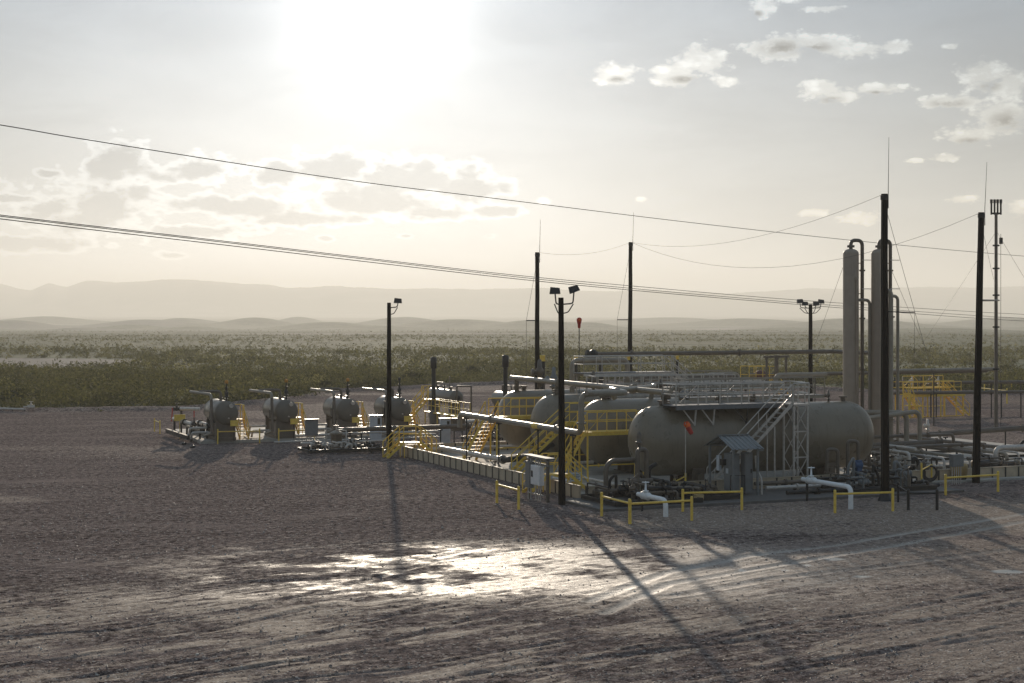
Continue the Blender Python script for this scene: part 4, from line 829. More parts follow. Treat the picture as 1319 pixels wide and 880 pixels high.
# manifold left of the first vessel
t = thing('pipe_manifold', 'low manifold of silver pipes and valves at the left end of the vessel row', 'manifold', 24.6, 114.5, 0)
for k, (a, z, bb) in enumerate(((24.9, 1.25, 120.5), (25.5, .85, 119), (26.0, 1.15, 117.5))):
    MB().tube([(a, bb, z), (a, 114.2, z)], .15, 10).build('pipe_run', M_steel, t); flange((a, 116.5, z), (0, 1, 0), .15, M_dark, t)
    gate_valve(t, (a+.1, 114.0, z), (0, 1, 0), .09, M_dark, hh=.45)
    for b in (bb-.3, 114.4): MB().tube([(a, b, 0), (a, b, z)], .08, 8).build('pipe_support', M_dark, t)
MB().tube([(24.6, 118.5, 2.1), (26.2, 117.6, 2.1)], .13, 10).build('pipe_run', M_steel, t); gate_valve(t, (24.7, 118.4, 2.1), (1, -.5, 0), .09, M_dark, hh=.4); MB().beam((25.0, 118.3, 0), (25.0, 118.3, 2.0), .12).build('pipe_support', M_dark, t)
MB().beam((24.5, 121, .35), (24.5, 113.6, .35), .2, .3).build('skid_beam', M_dark, t); MB().beam((26.4, 121, .35), (26.4, 113.6, .35), .2, .3).build('skid_beam', M_dark, t)
MB().box(24.3, 25.1, 117.4, 117.45, 1.3, 1.75).box(24.68, 24.72, 117.42, 117.46, 0, 1.3).build('warning_sign', M_yel, t)
# guard rails: two posts and a bar
def guard(label, a0, b0, a1, b1, h=1.0, r=.06, mat=None, base=0., bar=.85, group='yellow pipe guard rails'):
    mat = mat or M_yel; t = thing('guard_rail', label, 'guard rail', a0, b0, 0, group)
    for a, b in ((a0, b0), (a1, b1)):
        MB().tube([(a, b, -.1), (a, b, h)], r, 12).lathe([(r, 0), (r*.7, r*.55), (0, r*.75)], (a, b, h), (0,0,1), 12).build('post', mat, t)
    MB().tube([(a0, b0, h*bar), (a1, b1, h*bar)], r*.75, 10).build('bar', mat, t); return t
guard('yellow guard rail in front of the leftmost small vessel', *g(280.5, 572), *g(334.5, 571), 1.0, .05)
guard('yellow guard rail in front of the second small vessel', *g(359, 571), *g(405, 569), 1.0, .05)
guard('tiny yellow guard rail standing alone left of the vessel slab', *g(199, 556), *g(206, 559), 1.0, .045)
guard('short yellow guard rail left of the electrical rack', *g(640, 648), *g(668, 656.5), 1.05, .065)
guard('yellow guard rail section left of the near white pipe', *g(775, 665), *g(811, 675), 1.05, .065)
guard('long yellow guard rail section crossing the near white pipe', *g(811.6, 675.2), *g(891, 670.5), 1.03, .065)
guard('yellow guard rail in front of the grey shelter', *g(879.5, 659), *g(955.5, 657), 1.0, .065)
guard('yellow guard rail in front of the right white pipe, left of the tallest mast', *g(1075.5, 661), *g(1150, 658.5), 1.02, .065)
guard('yellow guard rail right of the rightmost mast base', *g(1218, 638), *g(1285.5, 633.5), 1.02, .065)
guard('black painted guard rail beside the tallest mast, front bar', *g(1170, 657), *g(1207, 657), .92, .07, M_black, group='black pipe guard rails')
guard('black painted guard rail, shorter side piece towards the tank', *g(1157, 647), *g(1170, 656.4), .92, .055, M_black, group='black pipe guard rails')
guard('short yellow guard rail beside the skid drum, left of the shelter', *g(869, 642), *g(883, 634), .95, .05)
t = thing('hose_post', 'pair of yellow posts with a coiled black hose, right of the black guard rail', 'hose rack', *g(1187, 630), 0)
for px, py, z in ((1187, 630, 1.35), (1200, 622, 1.0)): MB().tube([(*g(px, py), 0), (*g(px, py), z)], .05, 10).build('post', M_yel, t)
MB().beam((*g(1187, 630), .98), (*g(1200, 622), .98), .05).build('bar', M_yel, t)
m = MB()
for k in range(4): m.torus((*g(1198, 623.5), .55+.02*k), (.3, 1, .1), .42-.03*k, .035, 20, 6)
m.build('hose_coil', M_hose, t)
# ================================================================== electrical rack near the light pole
t = thing('electrical_rack', 'electrical rack of two posts with grey and white breaker boxes by the near light pole', 'electrical rack', 32.7, 72.6, 0)
x0 = 32.75
for b in (73.45, 71.35): MB().beam((x0, b, -.1), (x0, b, 2.05), .13).build('post', M_brown, t)
for z in (1.95, 1.78): MB().beam((x0-.06, 73.7, z), (x0-.06, 71.1, z), .07, .09).build('rail', M_grey, t)
MB().box(x0-.25, x0+.22, 71.0, 73.8, 2.06, 2.14).build('rain_hood', M_grey, t)
wb = MB().box(x0-.32, x0-.08, 71.6, 72.65, .78, 1.72).build('white_box', M_white, t); MB().box(x0-.345, x0-.32, 71.66, 72.59, .82, 1.68).build('door', M_white, wb); MB().box(x0-.375, x0-.345, 72.35, 72.50, 1.15, 1.45).build('handle', M_black, wb)
gb = MB().box(x0-.30, x0-.08, 72.75, 73.35, .55, 1.85).build('grey_box', M_grey, t); MB().box(x0-.32, x0-.30, 72.8, 73.3, .62, 1.8).build('door', M_grey, gb)
for k, b in enumerate((71.75, 72.0, 72.3, 72.9, 73.2)):
    MB().tube([(x0-.2, b, .8 if b < 72.7 else .56), (x0-.2, b, -.05)], .035, 6).build('conduit', M_steel, t); MB().tube([(x0-.2, b, 1.7), (x0-.2, b, 2.0)], .03, 6).build('conduit', M_steel, t)
MB().tube([(x0-.15, 71.5, .3), (x0-.15, 73.3, .3)], .04, 6).build('conduit', M_steel, t)
# white warning board behind the pole
c = g(741, 634); t = thing('notice_board', 'small white notice board on legs just right of the near light pole', 'sign', *c, 0)
MB().box(c[0]-.3, c[0]+.3, c[1]-.02, c[1]+.02, .55, 1.0).build('panel', M_lgrey, t)
for k in range(4): MB().box(c[0]-.24, c[0]+.24-.05*(k % 2), c[1]-.026, c[1]-.022, .63+.08*k, .655+.08*k).build('dark_stripe', M_dark, t)
for s_ in (-.25, .25): MB().beam((c[0]+s_, c[1], 0), (c[0]+s_, c[1], .55), .04).build('leg', M_steel, t)
# ================================================================== shelter with ribbed gable roof
t = thing('equipment_shelter', 'small open shelter with a ribbed grey gable roof over instrument cabinets', 'shelter', 42.2, 69.9, .12)
A0, A1, B0, B1 = 41.7, 43.1, 69.05, 71.3; zr, ze = 2.98, 2.50; bm_ = (B0+B1)/2
for a in (A0, A1):
    for b in (B0, B1): MB().beam((a, b, .12), (a, b, ze), .10).build('post', M_grey, t)
    MB().beam((a, B0-.12, ze-.02), (a, bm_, zr-.06), .08, .12).beam((a, bm_, zr-.06), (a, B1+.12, ze-.02), .08, .12).build('rafter', M_grey, t)
for b in (B0, B1): MB().beam((A0, b, ze-.03), (A1, b, ze-.03), .07, .1).build('eave_beam', M_grey, t)
nr_ = 7
for s_, be in ((0, B0-.28), (1, B1+.28)):
    for k in range(nr_):                                # roof sheets, one rib to each
        a = A0-.2+(A1-A0+.4)*k/nr_; a2 = A0-.2+(A1-A0+.4)*(k+1)/nr_; zE = ze-.07
        cs = [(a, 0), (a+(a2-a)*.35, 0), (a+(a2-a)*.45, .045), (a+(a2-a)*.65, .045), (a+(a2-a)*.75, 0), (a2, 0)]
        vs = [(x, be, zE+h) for x, h in cs]+[(x, bm_, zr+.03+h) for x, h in cs]+[(x, be, zE+h-.02) for x, h in cs]+[(x, bm_, zr+.01+h) for x, h in cs]; fs = []
        for i in range(5): fs += [(i, i+1, i+7, i+6), (i+12, i+18, i+19, i+13), (i, i+12, i+13, i+1), (i+6, i+7, i+19, i+18)]
        fs += [(0, 6, 18, 12), (5, 17, 23, 11)]
        MB().add(vs, fs).build('roof_sheet', M_roof, t)
MB().beam((A0-.22, bm_, zr+.07), (A1+.22, bm_, zr+.07), .16, .03).build('ridge_cap', M_roof, t)
cb = MB().box(41.95, 42.4, 69.6, 70.35, .3, 2.15).build('instrument_cabinet', M_grey, t); MB().box(41.93, 41.95, 69.66, 70.3, .4, 2.05).build('door', M_grey, cb); MB().box(42.0, 42.35, 69.58, 69.6, .35, 2.1).build('door', M_grey, cb); MB().box(41.905, 41.93, 69.9, 70.1, 1.15, 1.4).build('dial', M_lgrey, cb)
cb = MB().box(42.55, 43.0, 69.35, 69.75, .25, 2.2).build('instrument_cabinet', M_grey, t); MB().box(42.59, 42.96, 69.325, 69.35, .3, 2.15).build('door', M_grey, cb); MB().box(42.86, 42.92, 69.30, 69.325, 1.2, 1.4).build('handle', M_dark, cb)
MB().box(41.75, 41.9, 70.5, 70.75, 1.25, 2.0).build('meter_box', M_lgrey, t); MB().box(41.72, 41.93, 70.1, 70.35, 1.55, 1.85).build('display_unit', M_black, t)
MB().tube([(43.12, 69.3, 2.05), (43.12, 69.2, 1.4), (43.3, 69.0, .9), (43.3, 69.0, .15)], .05, 8, bend=.15).build('conduit', M_steel, t)
MB().tube([(41.75, 69.4, .2), (41.75, 69.4, 1.1), (42.45, 69.2, 1.1), (42.45, 69.2, .2)], .025, 6).build('hand_rail', M_dark, t)
MB().box(43.15, 43.4, 69.0, 69.05, 2.3, 2.42).build('corner_lamp', M_grey, t)
# ================================================================== white blow-down pipes
def white_pipe(label, a, b_end, z, b_valve, r):
    t = thing('blowdown_pipe', label, 'pipe', a, b_end, 0, 'white blow-down pipes')
    MB().tube([(a, b_valve, z), (a, b_end, z), (a, b_end, -.1)], r, 14, bend=.3).build('pipe_run', M_white, t); gate_valve(t, (a, b_valve+.25, z), (0, 1, 0), r*.95, M_white, hh=.62)
    MB().tube([(a, b_valve+.5, z), (a, b_valve+1.0, z)], r*.9, 12).build('stub', M_white, t); MB().tube([(a, b_valve+.6, 0), (a, b_valve+.6, z)], .06, 8).build('pipe_support', M_dark, t); return t
white_pipe('near white pipe with a handwheel valve, elbowing down behind the yellow guard rail', 35.3, 64.25, .74, 65.9, .115)
white_pipe('long white pipe with a tan handwheel, bending down left of the tallest mast', 44.55, 63.3, 1.02, 66.3, .115)
# ================================================================== metering skids (dense piping)
def pipe_skid(label, a0, a1, b0, b1, seed, mats, h=1.0, n=14, name='metering_skid', tall=1.6):
    rs = random.Random(seed); t = thing(name, label, 'pipe skid', a0, b0, .12)
    for b in (b0, b1): MB().beam((a0, b, .25), (a1, b, .25), .12, .22).build('skid_beam', mats[0], t)
    for a in (a0, (a0+a1)/2, a1): MB().beam((a, b0, .25), (a, b1, .25), .1, .18).build('skid_beam', mats[0], t)
    for k in range(n):
        mt = rs.choice(mats); r = rs.choice((.04, .055, .075, .10)); z = rs.uniform(.4, h); b = rs.uniform(b0+.1, b1-.1); a = rs.uniform(a0+.1, a1-.6); L = rs.uniform(.5, min(2.4, a1-a)); q = rs.random()
        if q < .4: pts = [(a, b, z), (a+L, b, z), (a+L, b, .25)]
        elif q < .7: pts = [(a, b, .25), (a, b, z+.2), (a, b0+.1+(b1-b0-.2)*rs.random(), z+.2)]
        else: pts = [(a, b, .25), (a, b, z+rs.uniform(0, tall-h)), (a+.35, b, z+rs.uniform(0, tall-h)), (a+.35, b, .3)]
        MB().tube(pts, r, 8, bend=r*2.4).build('pipe_run', mt, t)
        flange(Vector(pts[0]).lerp(Vector(pts[1]), .6), Vector(pts[1])-Vector(pts[0]), r, mats[-1], t, .03)
    for k in range(max(2, n//4)):
        gate_valve(t, (rs.uniform(a0+.3, a1-.3), rs.uniform(b0+.2, b1-.2), rs.uniform(.45, h)), (1, 0, 0), rs.choice((.06, .08, .1)), rs.choice(mats), hh=.4)
    return t
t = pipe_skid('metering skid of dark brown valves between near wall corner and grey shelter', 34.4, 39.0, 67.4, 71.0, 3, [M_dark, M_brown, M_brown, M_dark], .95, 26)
# tall looped pipes on its left part
MB().tube([(35.3, 70.2, .3), (35.3, 70.2, 1.7), (35.6, 70.2, 2.0), (37.0, 70.2, 2.0), (37.0, 70.2, .3)], .12, 10, bend=.25).build('loop_pipe', M_brown, t)
MB().tube([(36.9, 70.0, .4), (36.9, 70.0, 2.5), (37.4, 70.0, 2.5), (37.4, 70.0, .4)], .12, 10, bend=.25).build('loop_pipe', M_brown, t)
MB().tube([(36.3, 69.8, .4), (36.3, 69.8, 1.0), (37.6, 69.8, 1.0)], .13, 10, bend=.3).build('loop_pipe', M_brown, t)
MB().tube([(37.15, 70.3, 2.4), (37.15, 70.3, 3.1)], .08, 8).lathe([(.08,0),(.17,.02),(.17,.10),(.09,.12),(.13,.3),(.10,.5),(.05,.6),(0,.62)], (37.15, 70.3, 2.75), (0,0,1), 12).build('relief_valve', M_brown, t)
MB().tube([(37.7, 70.3, .4), (37.7, 70.3, 1.55), (38.1, 70.3, 1.75)], .10, 10, bend=.2).build('loop_pipe', M_dark, t)
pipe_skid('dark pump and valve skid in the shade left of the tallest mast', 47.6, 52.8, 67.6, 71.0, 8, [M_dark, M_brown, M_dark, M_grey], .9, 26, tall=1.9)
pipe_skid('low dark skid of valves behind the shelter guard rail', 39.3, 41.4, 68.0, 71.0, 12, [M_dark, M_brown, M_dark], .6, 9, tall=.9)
t = thing('actuated_valve', 'dark blue actuated valve under the right end of the nearest tank', 'valve', 49.9, 70.3, .3)
MB().lathe([(.2,-.22),(.24,-.15),(.24,.15),(.2,.22)], (49.9, 70.3, 1.25), (1,0,0), 14).tube([(49.9, 70.3, .3), (49.9, 70.3, 1.1)], .09, 8).box(49.75, 50.05, 70.1, 70.3, .95, 1.5).build('actuator', M_blue, t); MB().tube([(49.2, 70.3, .35), (50.7, 70.3, .35)], .12, 10).build('valve_body', M_brown, t)
for k, (px, py, zt) in enumerate(((1092, 598, 1.9), (1118, 600, 2.3))):
    a, b = [49.6, 50.9][k], 72.6
    pipe_thing('loop_pipe', ['narrow brown loop pipe before the right end of the nearest tank, left one', 'narrow brown loop pipe before the right end of the nearest tank, right one'][k], [(a, b, .1), (a, b, zt), (a+.6, b-.1, zt-.05), (a+.6, b-.1, .1)], .10, M_brown, bend=.22, flanges=[(0, .3), (2, .5)])
# big pale box skid behind shelter base: long low beams
for k, (b, z, mt) in enumerate(((71.25, .42, M_brown), (70.2, .30, M_steel), (68.3, .26, M_dark))):
    pipe_thing('ground_pipe', ['brown', 'pale', 'dark'][k]+' ground pipe running along the slab behind the right white pipe', [(44.3, b, z), (53.5, b, z)], .10, mt, supports=[(46, b, z), (51, b, z)], flanges=[(0, .2), (0, .7)])
t = thing('drum', 'tan plastic tub lying behind the guard rail left of the shelter', 'tub', *g(900, 649), 0); c = g(900, 649)
MB().lathe([(0,0),(.20,0),(.25,.42),(.22,.42),(.19,.05),(0,.05)], (*c, 0), (0,0,1), 16).build('shell', M_tanbox, t); MB().torus((*c, .42), (0,0,1), .24, .02).build('rim', M_tanbox, t)
t = thing('drum', 'tan covered box on the wall behind the hose rack', 'tub', 58.0, 72.4, .05); c = (57.0, 71.2)
MB().lathe([(0,0),(.42,0),(.46,.5),(.40,.62),(0,.66)], (57.2, 71.3, .35), (0,0,1), 12).build('shell', M_tanbox, t); MB().box(56.9, 57.5, 71.1, 71.5, .1, .35).build('stand', M_dark, t)
c = g(1232, 624); t = thing('junction_box', 'grey junction box on pipe legs left of the rightmost mast', 'electrical box', *c, 0)
jb = MB().box(c[0]-.36, c[0]+.36, c[1]-.15, c[1]+.15, .95, 1.6).build('box', M_grey, t); MB().box(c[0]-.33, c[0]+.33, c[1]-.17, c[1]-.15, .99, 1.56).build('door', M_grey, jb)
for k in range(5): MB().tube([(c[0]-.28+.14*k, c[1], 0), (c[0]-.28+.14*k, c[1], .96)], .03, 6).build('leg', M_steel, t)
t = pipe_thing('bent_pipe', 'shiny silver pipe elbowing down at the right edge of the picture', [(66.0, 74.8, 1.35), (62.6, 74.8, 1.35), (62.6, 74.8, .3)], .15, M_steel, bend=.4)
t = pipe_skid('cluster of small dark valves left of the grey junction box', 54.6, 56.8, 71.9, 73.6, 21, [M_dark, M_brown, M_steel], .9, 10, name='valve_cluster', tall=1.5)
# ================================================================== yard between the small vessels and the tanks
t = pipe_thing('header_pipe', 'long brown header pipe on posts between the small vessels and the wall', [(31.9, 103.5, 1.35), (41.7, 103.5, 1.35)], .155, M_brown, flanges=[(0, .02), (0, .6), (0, .98)], supports=[(33.1, 103.5, 1.3), (36.0, 103.5, 1.3), (39.5, 103.5, 1.3)])
pipe_thing('ground_pipe', 'thin silver pipe glinting in the sun below the brown header pipe', [(30.0, 104.5, .45), (36.8, 104.5, .45)], .08, M_steel, supports=[(32, 104.5, .45), (35, 104.5, .45)])
for k, (b, z, a0, a1) in enumerate(((101.6, .22, 29.9, 34.7), (100.6, .16, 32.6, 34.6), (106.2, .9, 32.5, 37.0), (107.5, .35, 29, 41), (109.3, .6, 31, 42.5))):
    pipe_thing('ground_pipe', 'low silver pipe %s of the pump skid' % ['on the front edge', 'stub at the near right corner', 'raised just behind the header', 'running right behind', 'farthest behind, before the vessels'][k], [(a0, b, z), (a1, b, z)], .06 if k != 4 else .09, M_steel, flanges=[(0, .1), (0, .8)], supports=[((a0+a1)/2, b, z)])
pipe_skid('low pump skid of silver pipes left of the lone floodlight pole', 29.4, 34.3, 100.4, 103.0, 31, [M_dark, M_steel, M_brown, M_steel], .6, 16, name='pump_skid', tall=1.0)
t = thing('filter_vessel', 'squat tan filter vessel on the pump skid', 'vessel', 31.8, 102.4, .1)
MB().lathe([(.1,0),(.36,.02),(.36,1.05),(.42,1.05),(.42,1.18),(.30,1.22),(.16,1.3),(0,1.32)], (31.8, 102.4, .1), (0,0,1), 18).build('shell', M_pipe, t); MB().tube([(31.8, 102.4, 1.3), (31.8, 102.4, 1.75)], .05, 6).torus((31.8, 102.4, 1.72), (0,0,1), .16, .02).build('top_valve', M_steel, t)
MB().tube([(31.1, 102.4, .3), (31.1, 102.4, 1.9)], .05, 8).tube([(32.4, 102.2, .3), (32.4, 102.2, 1.4), (31.8, 102.3, 1.45)], .05, 8).build('side_pipe', M_steel, t)
for k, (a, b, w_, h, z, mt, lab) in enumerate(((31.6, 107.3, .85, 1.05, .75, M_grey, 'dark grey control box behind the pump skid, between second and third small vessels'), (36.2, 107.3, .78, 1.75, .2, M_lgrey, 'tall pale control box left of the lone floodlight pole'), (40.3, 104.6, .70, 1.7, .1, M_lgrey, 'pale control cabinet with an open look right of the far stile'))):
    t = thing('control_box', lab, 'electrical box', a, b, 0, 'control boxes by the vessel row')
    bx = MB().box(a-w_/2, a+w_/2, b, b+.3, z, z+h).build('box', mt, t); MB().box(a-w_/2+.05, a+w_/2-.05, b-.02, b, z+.05, z+h-.05).build('door', mt, bx)
    MB().box(a-w_/2-.06, a+w_/2+.06, b-.12, b+.36, z+h+.02, z+h+.06).build('rain_hood', mt, t)
    if k: MB().box(a+.08, a+.28, b-.03, b-.022, z+h-.6, z+h-.15).build('window', M_black, t)
    for s_ in (-1, 1): MB().beam((a+s_*w_*.4, b+.15, 0), (a+s_*w_*.4, b+.15, z), .05).build('leg', M_steel, t)
MB_ = None
t = thing('tool_box', 'brown job box beside the pale control cabinet', 'box', 41.2, 104.7, .5); MB().box(40.85, 41.75, 104.6, 105.1, .95, 1.75).build('shell', M_brown, t); MB().box(40.8, 41.8, 104.55, 105.15, 1.75, 1.82).build('lid', M_brown, t); MB().beam((41, 104.8, 0), (41, 104.8, .95), .06).beam((41.6, 104.8, 0), (41.6, 104.8, .95), .06).build('leg', M_dark, t)
t = thing('filter_vessel', 'squat brown filter vessel at the right end of the brown header pipe', 'vessel', 42.3, 102.4, .1)
MB().lathe([(.1,0),(.38,.02),(.38,1.0),(.44,1.0),(.44,1.12),(.3,1.2),(0,1.3)], (42.3, 102.2, .1), (0,0,1), 18).build('shell', M_pipe, t); MB().tube([(41.6, 102.2, .2), (41.6, 102.2, 2.3)], .12, 8).tube([(42.3, 102.2, 1.3), (42.3, 102.2, 1.7)], .05, 6).torus((42.3, 102.2, 1.65), (0,0,1), .15, .02).build('side_pipe', M_brown, t)
pipe_skid('valves and pipes between the fourth small vessel and the tank yard', 42.6, 47.8, 101.2, 107.5, 44, [M_brown, M_steel, M_pipe, M_dark], 1.1, 22, name='pipe_cluster', tall=1.5)
pipe_skid('pale pipes and valves behind the tall yellow platform', 47.5, 54, 106, 116, 45, [M_steel, M_pipe, M_brown], 1.0, 20, name='pipe_cluster', tall=1.4)
for k, (b, z) in enumerate(((110.5, 1.15), (108.6, .8), (104.2, .55), (114.5, .9))):
    pipe_thing('ground_pipe', 'pale rack pipe %s behind the tall yellow platform' % ['highest', 'second', 'nearest', 'farthest'][k], [(42.2+k*.5, b, z), (58, b, z)], .11, M_steel, supports=[(46, b, z), (52, b, z)], flanges=[(0, .2), (0, .5)])
pipe_thing('yard_pipe', 'pale pipe lying inside the far wall behind the far stile', [(35.8, 97.9, .35), (44.8, 97.9, .35)], .12, M_steel, flanges=[(0, .5)])
# far vessels with sideways view
def far_vessel(label, a, b, L=6.2, r=.62, zc=1.95):
    t = thing('rear_vessel', label, 'vessel', a, b, 0, 'small rear vessels beyond the yard'); n = 22; hd = .28
    prof = [(r*math.sin(math.pi/2*k/6), hd-hd*math.cos(math.pi/2*k/6)) for k in range(7)]; prof = prof+[(r, L/2)]+[(q, L-h) for q, h in reversed(prof)]
    MB().lathe(prof, (a, b, zc), (0,1,0), n).build('shell', M_steelpaint, t); MB().lathe([(.2,0),(.2,.12),(0,.13)], (a, b+.02, zc), (0,-1,0), 14).build('manway', M_dark, t)
    for q in (.6, L-.8): MB().box(a-.5, a+.5, b+q, b+q+.2, 0, zc-.4).build('saddle', M_brown, t)
    for f in (.25, .5, .75): MB().lathe([(.09,0),(.09,.2),(.16,.2),(.16,.28),(0,.28)], (a, b+L*f, zc+r-.03), (0,0,1), 10, False).build('nozzle', M_dark, t)
    MB().tube([(a, b+L*.3, zc+r), (a, b+L*.3, zc+r+1.1)], .05, 6).tube([(a, b+L*.5, zc+r), (a, b+L*.5, zc+r+.5), (a, b+L*.8, zc+r+.5), (a, b+L*.8, zc+r)], .07, 8, bend=.2).build('top_pipe', M_brown, t); return t
far_vessel('rear vessel with a round grey face, right of the first black stack', 50.0, 127.0)
far_vessel('rear vessel partly hidden behind the farthest big tank', 53.0, 119.5)
for k, (px, py, Y, lab) in enumerate(((558.5, 460, 133, 'black vent stack with a wider top, behind the fourth small vessel'), (651, 457.5, 124, 'black vent stack with a wider top, behind the farthest big tank'))):
    p = P3(px, py, Y); t = thing('vent_stack', lab, 'vent stack', p.x, p.y, 0, 'black vent stacks')
    MB().tube([(p.x, p.y, 0), (p.x, p.y, p.z-.9)], .17, 12).build('pipe_run', M_black, t); MB().lathe([(.17,0),(.26,.06),(.26,.9),(.2,.95),(.19,.5)], (p.x, p.y, p.z-.95), (0,0,1), 14).build('cowl', M_black, t); MB().lathe([(.35,0),(.35,.9),(.17,1.1)], (p.x, p.y, .05), (0,0,1), 14).build('base', M_brown, t)
t = thing('goalpost_frame', 'brown goalpost shaped pipe frame right of the round faced rear vessel', 'pipe frame', 50.3, 127.5, 0)
p, q = P3(588.5, 497.5, 132), P3(607, 497.5, 132); MB().tube([(p.x, p.y, 0), (p.x, p.y, p.z), (q.x, q.y, q.z), (q.x, q.y, 0)], .07, 8, bend=.1).build('frame', M_brown, t)
t = thing('access_platform', 'long low yellow walkway with railings in front of the first rear vessel', 'platform', 46.9, 119.5, 0)
z = .95; MB().box(46.8, 47.7, 118.5, 126.5, z-.06, z).build('deck', M_yel, t); rail_run(t, [(46.8, 126.5, z), (46.8, 118.5, z)], 1.05, M_yel, .9, .028); rail_run(t, [(47.7, 126.5, z), (47.7, 118.5, z)], 1.05, M_yel, 1.3, .028)
stair(t, (45.0, 126.1, 0), (46.8, 126.1, z+1.0), .9, 'b', h=1.0, n=6); MB().box(46.8, 48.0, 125.4, 127.0, z+.94, z+1.0).build('upper_deck', M_yel, t); rail_run(t, [(46.8, 127.0, z+1), (48.0, 127.0, z+1)], 1.05, M_yel, .6)
for b in (118.7, 121, 123.5, 126.3): MB().beam((46.85, b, 0), (46.85, b, z), .08).beam((47.65, b, 0), (47.65, b, z), .08).build('leg', M_yel, t)
# ================================================================== far right: yellow valve platform, racks and guards
a0, _, _ = onb(1162, 500, 117); a1, _, _ = onb(1236, 500, 115.5); B = 115.6
t = thing('access_platform', 'big yellow valve access platform with stairs, far right beyond the tallest mast', 'platform', a0, B, 0)
def yl(px): return onb(px, 500, B)[0]
z = 2.05; b2 = B+1.5
MB().box(yl(1163), yl(1243), B, b2, z-.07, z).build('deck', M_yel, t); MB().beam((yl(1163), B, z-.15), (yl(1243), B, z-.15), .08, .26).build('edge_beam', M_yel, t)
rail_run(t, [(yl(1163), B, z), (yl(1238), B, z)], 1.0, M_yel, .75, .030, toe=True); rail_run(t, [(yl(1163), b2, z), (yl(1243), b2, z)], 1.0, M_yel, 1.2, .030)
MB().box(yl(1190), yl(1240), b2+.05, b2+1.3, z+.35, z+.42).build('upper_deck', M_yel, t); rail_run(t, [(yl(1189), b2+1.3, z+.42), (yl(1241), b2+1.3, z+.42)], 1.0, M_yel, 1.1, .030, diag=True)
for px in (1163, 1178, 1189, 1195, 1212, 1217, 1232, 1241): MB().beam((yl(px), B+.02, 0), (yl(px), B+.02, z-.2), .09).build('leg', M_yel, t)
for px in (1167, 1186, 1216, 1230): MB().beam((yl(px), b2, 0), (yl(px), b2, z-.1), .08).build('leg', M_yel, t)
MB().beam((yl(1182), B+.01, .95), (yl(1217), B+.01, .95), .06).beam((yl(1163), B+.01, .05), (yl(1241), B+.01, .05), .06).build('tie_bar', M_yel, t)
stair(t, (yl(1250), B+.5, 0), (yl(1222), B+.5, z), .8, 'b', h=1.0, n=9); stair(t, (yl(1178), B-.8, 0), (yl(1166), B-.1, z), .7, 'b', h=.9, n=8)
MB().box(yl(1164), yl(1180), B-.8, B-.1, 1.05, 1.12).build('side_deck', M_yel, t); MB().beam((yl(1164.5), B-.75, 0), (yl(1164.5), B-.75, 2.0), .14).build('post', M_yel, t)
for k in range(6): fitting('%s valve from the left on top of the far yellow platform' % ['first', 'second', 'third', 'fourth', 'fifth', 'sixth'][k], yl(1172)+k*.95, b2+.7, z+.5, .75, 'gate_valve', mat=[M_dark, M_brown, M_steel][k % 3], group='dark valves over the far yellow platform')
t = thing('access_platform', 'distant small yellow platform around a maroon valve, above the walkway', 'platform', 79, 122, 0)
B3 = 128.; q0, q1 = onb(965, 478, B3), onb(1000, 478, B3); M_maroon = paint('maroon_paint', (.10, .03, .035), .5, var=.2, bump=0)
MB().box(q0[0], q1[0], B3, B3+1.5, 2.5, 2.58).build('deck', M_yel, t); rail_run(t, [(q0[0], B3, 2.55), (q1[0], B3, 2.55)], 1.6, M_yel, .8, .035); rail_run(t, [(q0[0], B3+1.5, 2.55), (q1[0], B3+1.5, 2.55)], 1.6, M_yel, 1.2, .035)
stair(t, (q1[0]+1.8, B3+.5, .6), (q1[0], B3+.5, 2.55), .8, 'b', h=1.0, n=8)
for x in (q0[0], (q0[0]+q1[0])/2, q1[0]): MB().beam((x, B3, 0), (x, B3, 2.5), .1).build('leg', M_yel, t)
c = onb(979, 483, B3+.7); MB().lathe([(0,-.5),(.3,-.45),(.42,-.1),(.42,.3),(.3,.5),(.2,.7)], (c[0], c[1], c[2]), (1,0,0), 14).build('maroon_valve', M_maroon, t)
pz = c[2]; pipe_thing('yard_pipe', 'brown high-level pipe feeding the maroon valve from the right, behind the towers', [(c[0]-1.2, B3+.7, pz), (c[0]+26, B3+.7, pz)], .17, M_brown, supports=[(c[0]+6, B3+.7, pz), (c[0]+14, B3+.7, pz)], flanges=[(0, .1), (0, .4)])
p, q = P3(1149, 478, 131), P3(1284, 475.5, 128)
pipe_thing('yard_pipe', 'grey pipe at the desert edge running into the flare stack', [(p.x, p.y, p.z), (pf.x, pf.y, q.z)], .15, M_pipe, supports=[(p.x+3, p.lerp(q, .25).y, p.z)], n=8)
for k, (y0, y1, Y, r, mt) in enumerate(((505, 504, 141, .14, M_brown), (492, 491.5, 165, .17, M_brown))):
    p, q = P3(1150, y0+1.5, Y), P3(1400, y1, Y); t = pipe_thing('rack_pipe', ['nearer long pipe on slender posts beyond the rightmost mast', 'farther long pipe on posts at the desert edge, right'][k], [tuple(p), tuple(q)], r, mt, n=8, flanges=[(0, .2), (0, .5), (0, .7)])
    for px in (1199, 1206, 1277, 1290, 1315):
        c = p.lerp(q, (px-1150)/250.); MB().tube([(c.x, c.y, 0), (c.x, c.y, c.z)], .06, 6).build('pipe_support', M_dark, t)
for k, (x0, y0, x1, y1) in enumerate(((1268, 506, 1303, 505), (1256, 515, 1297, 520))):
    c0, c1 = g(x0, y0), g(x1, y1); guard('distant yellow guard rail %s, right of the rightmost mast' % ['beyond the rack pipes', 'in front of the rack pipes'][k], *c0, *c1, [1.25, 1.5][k], .075)
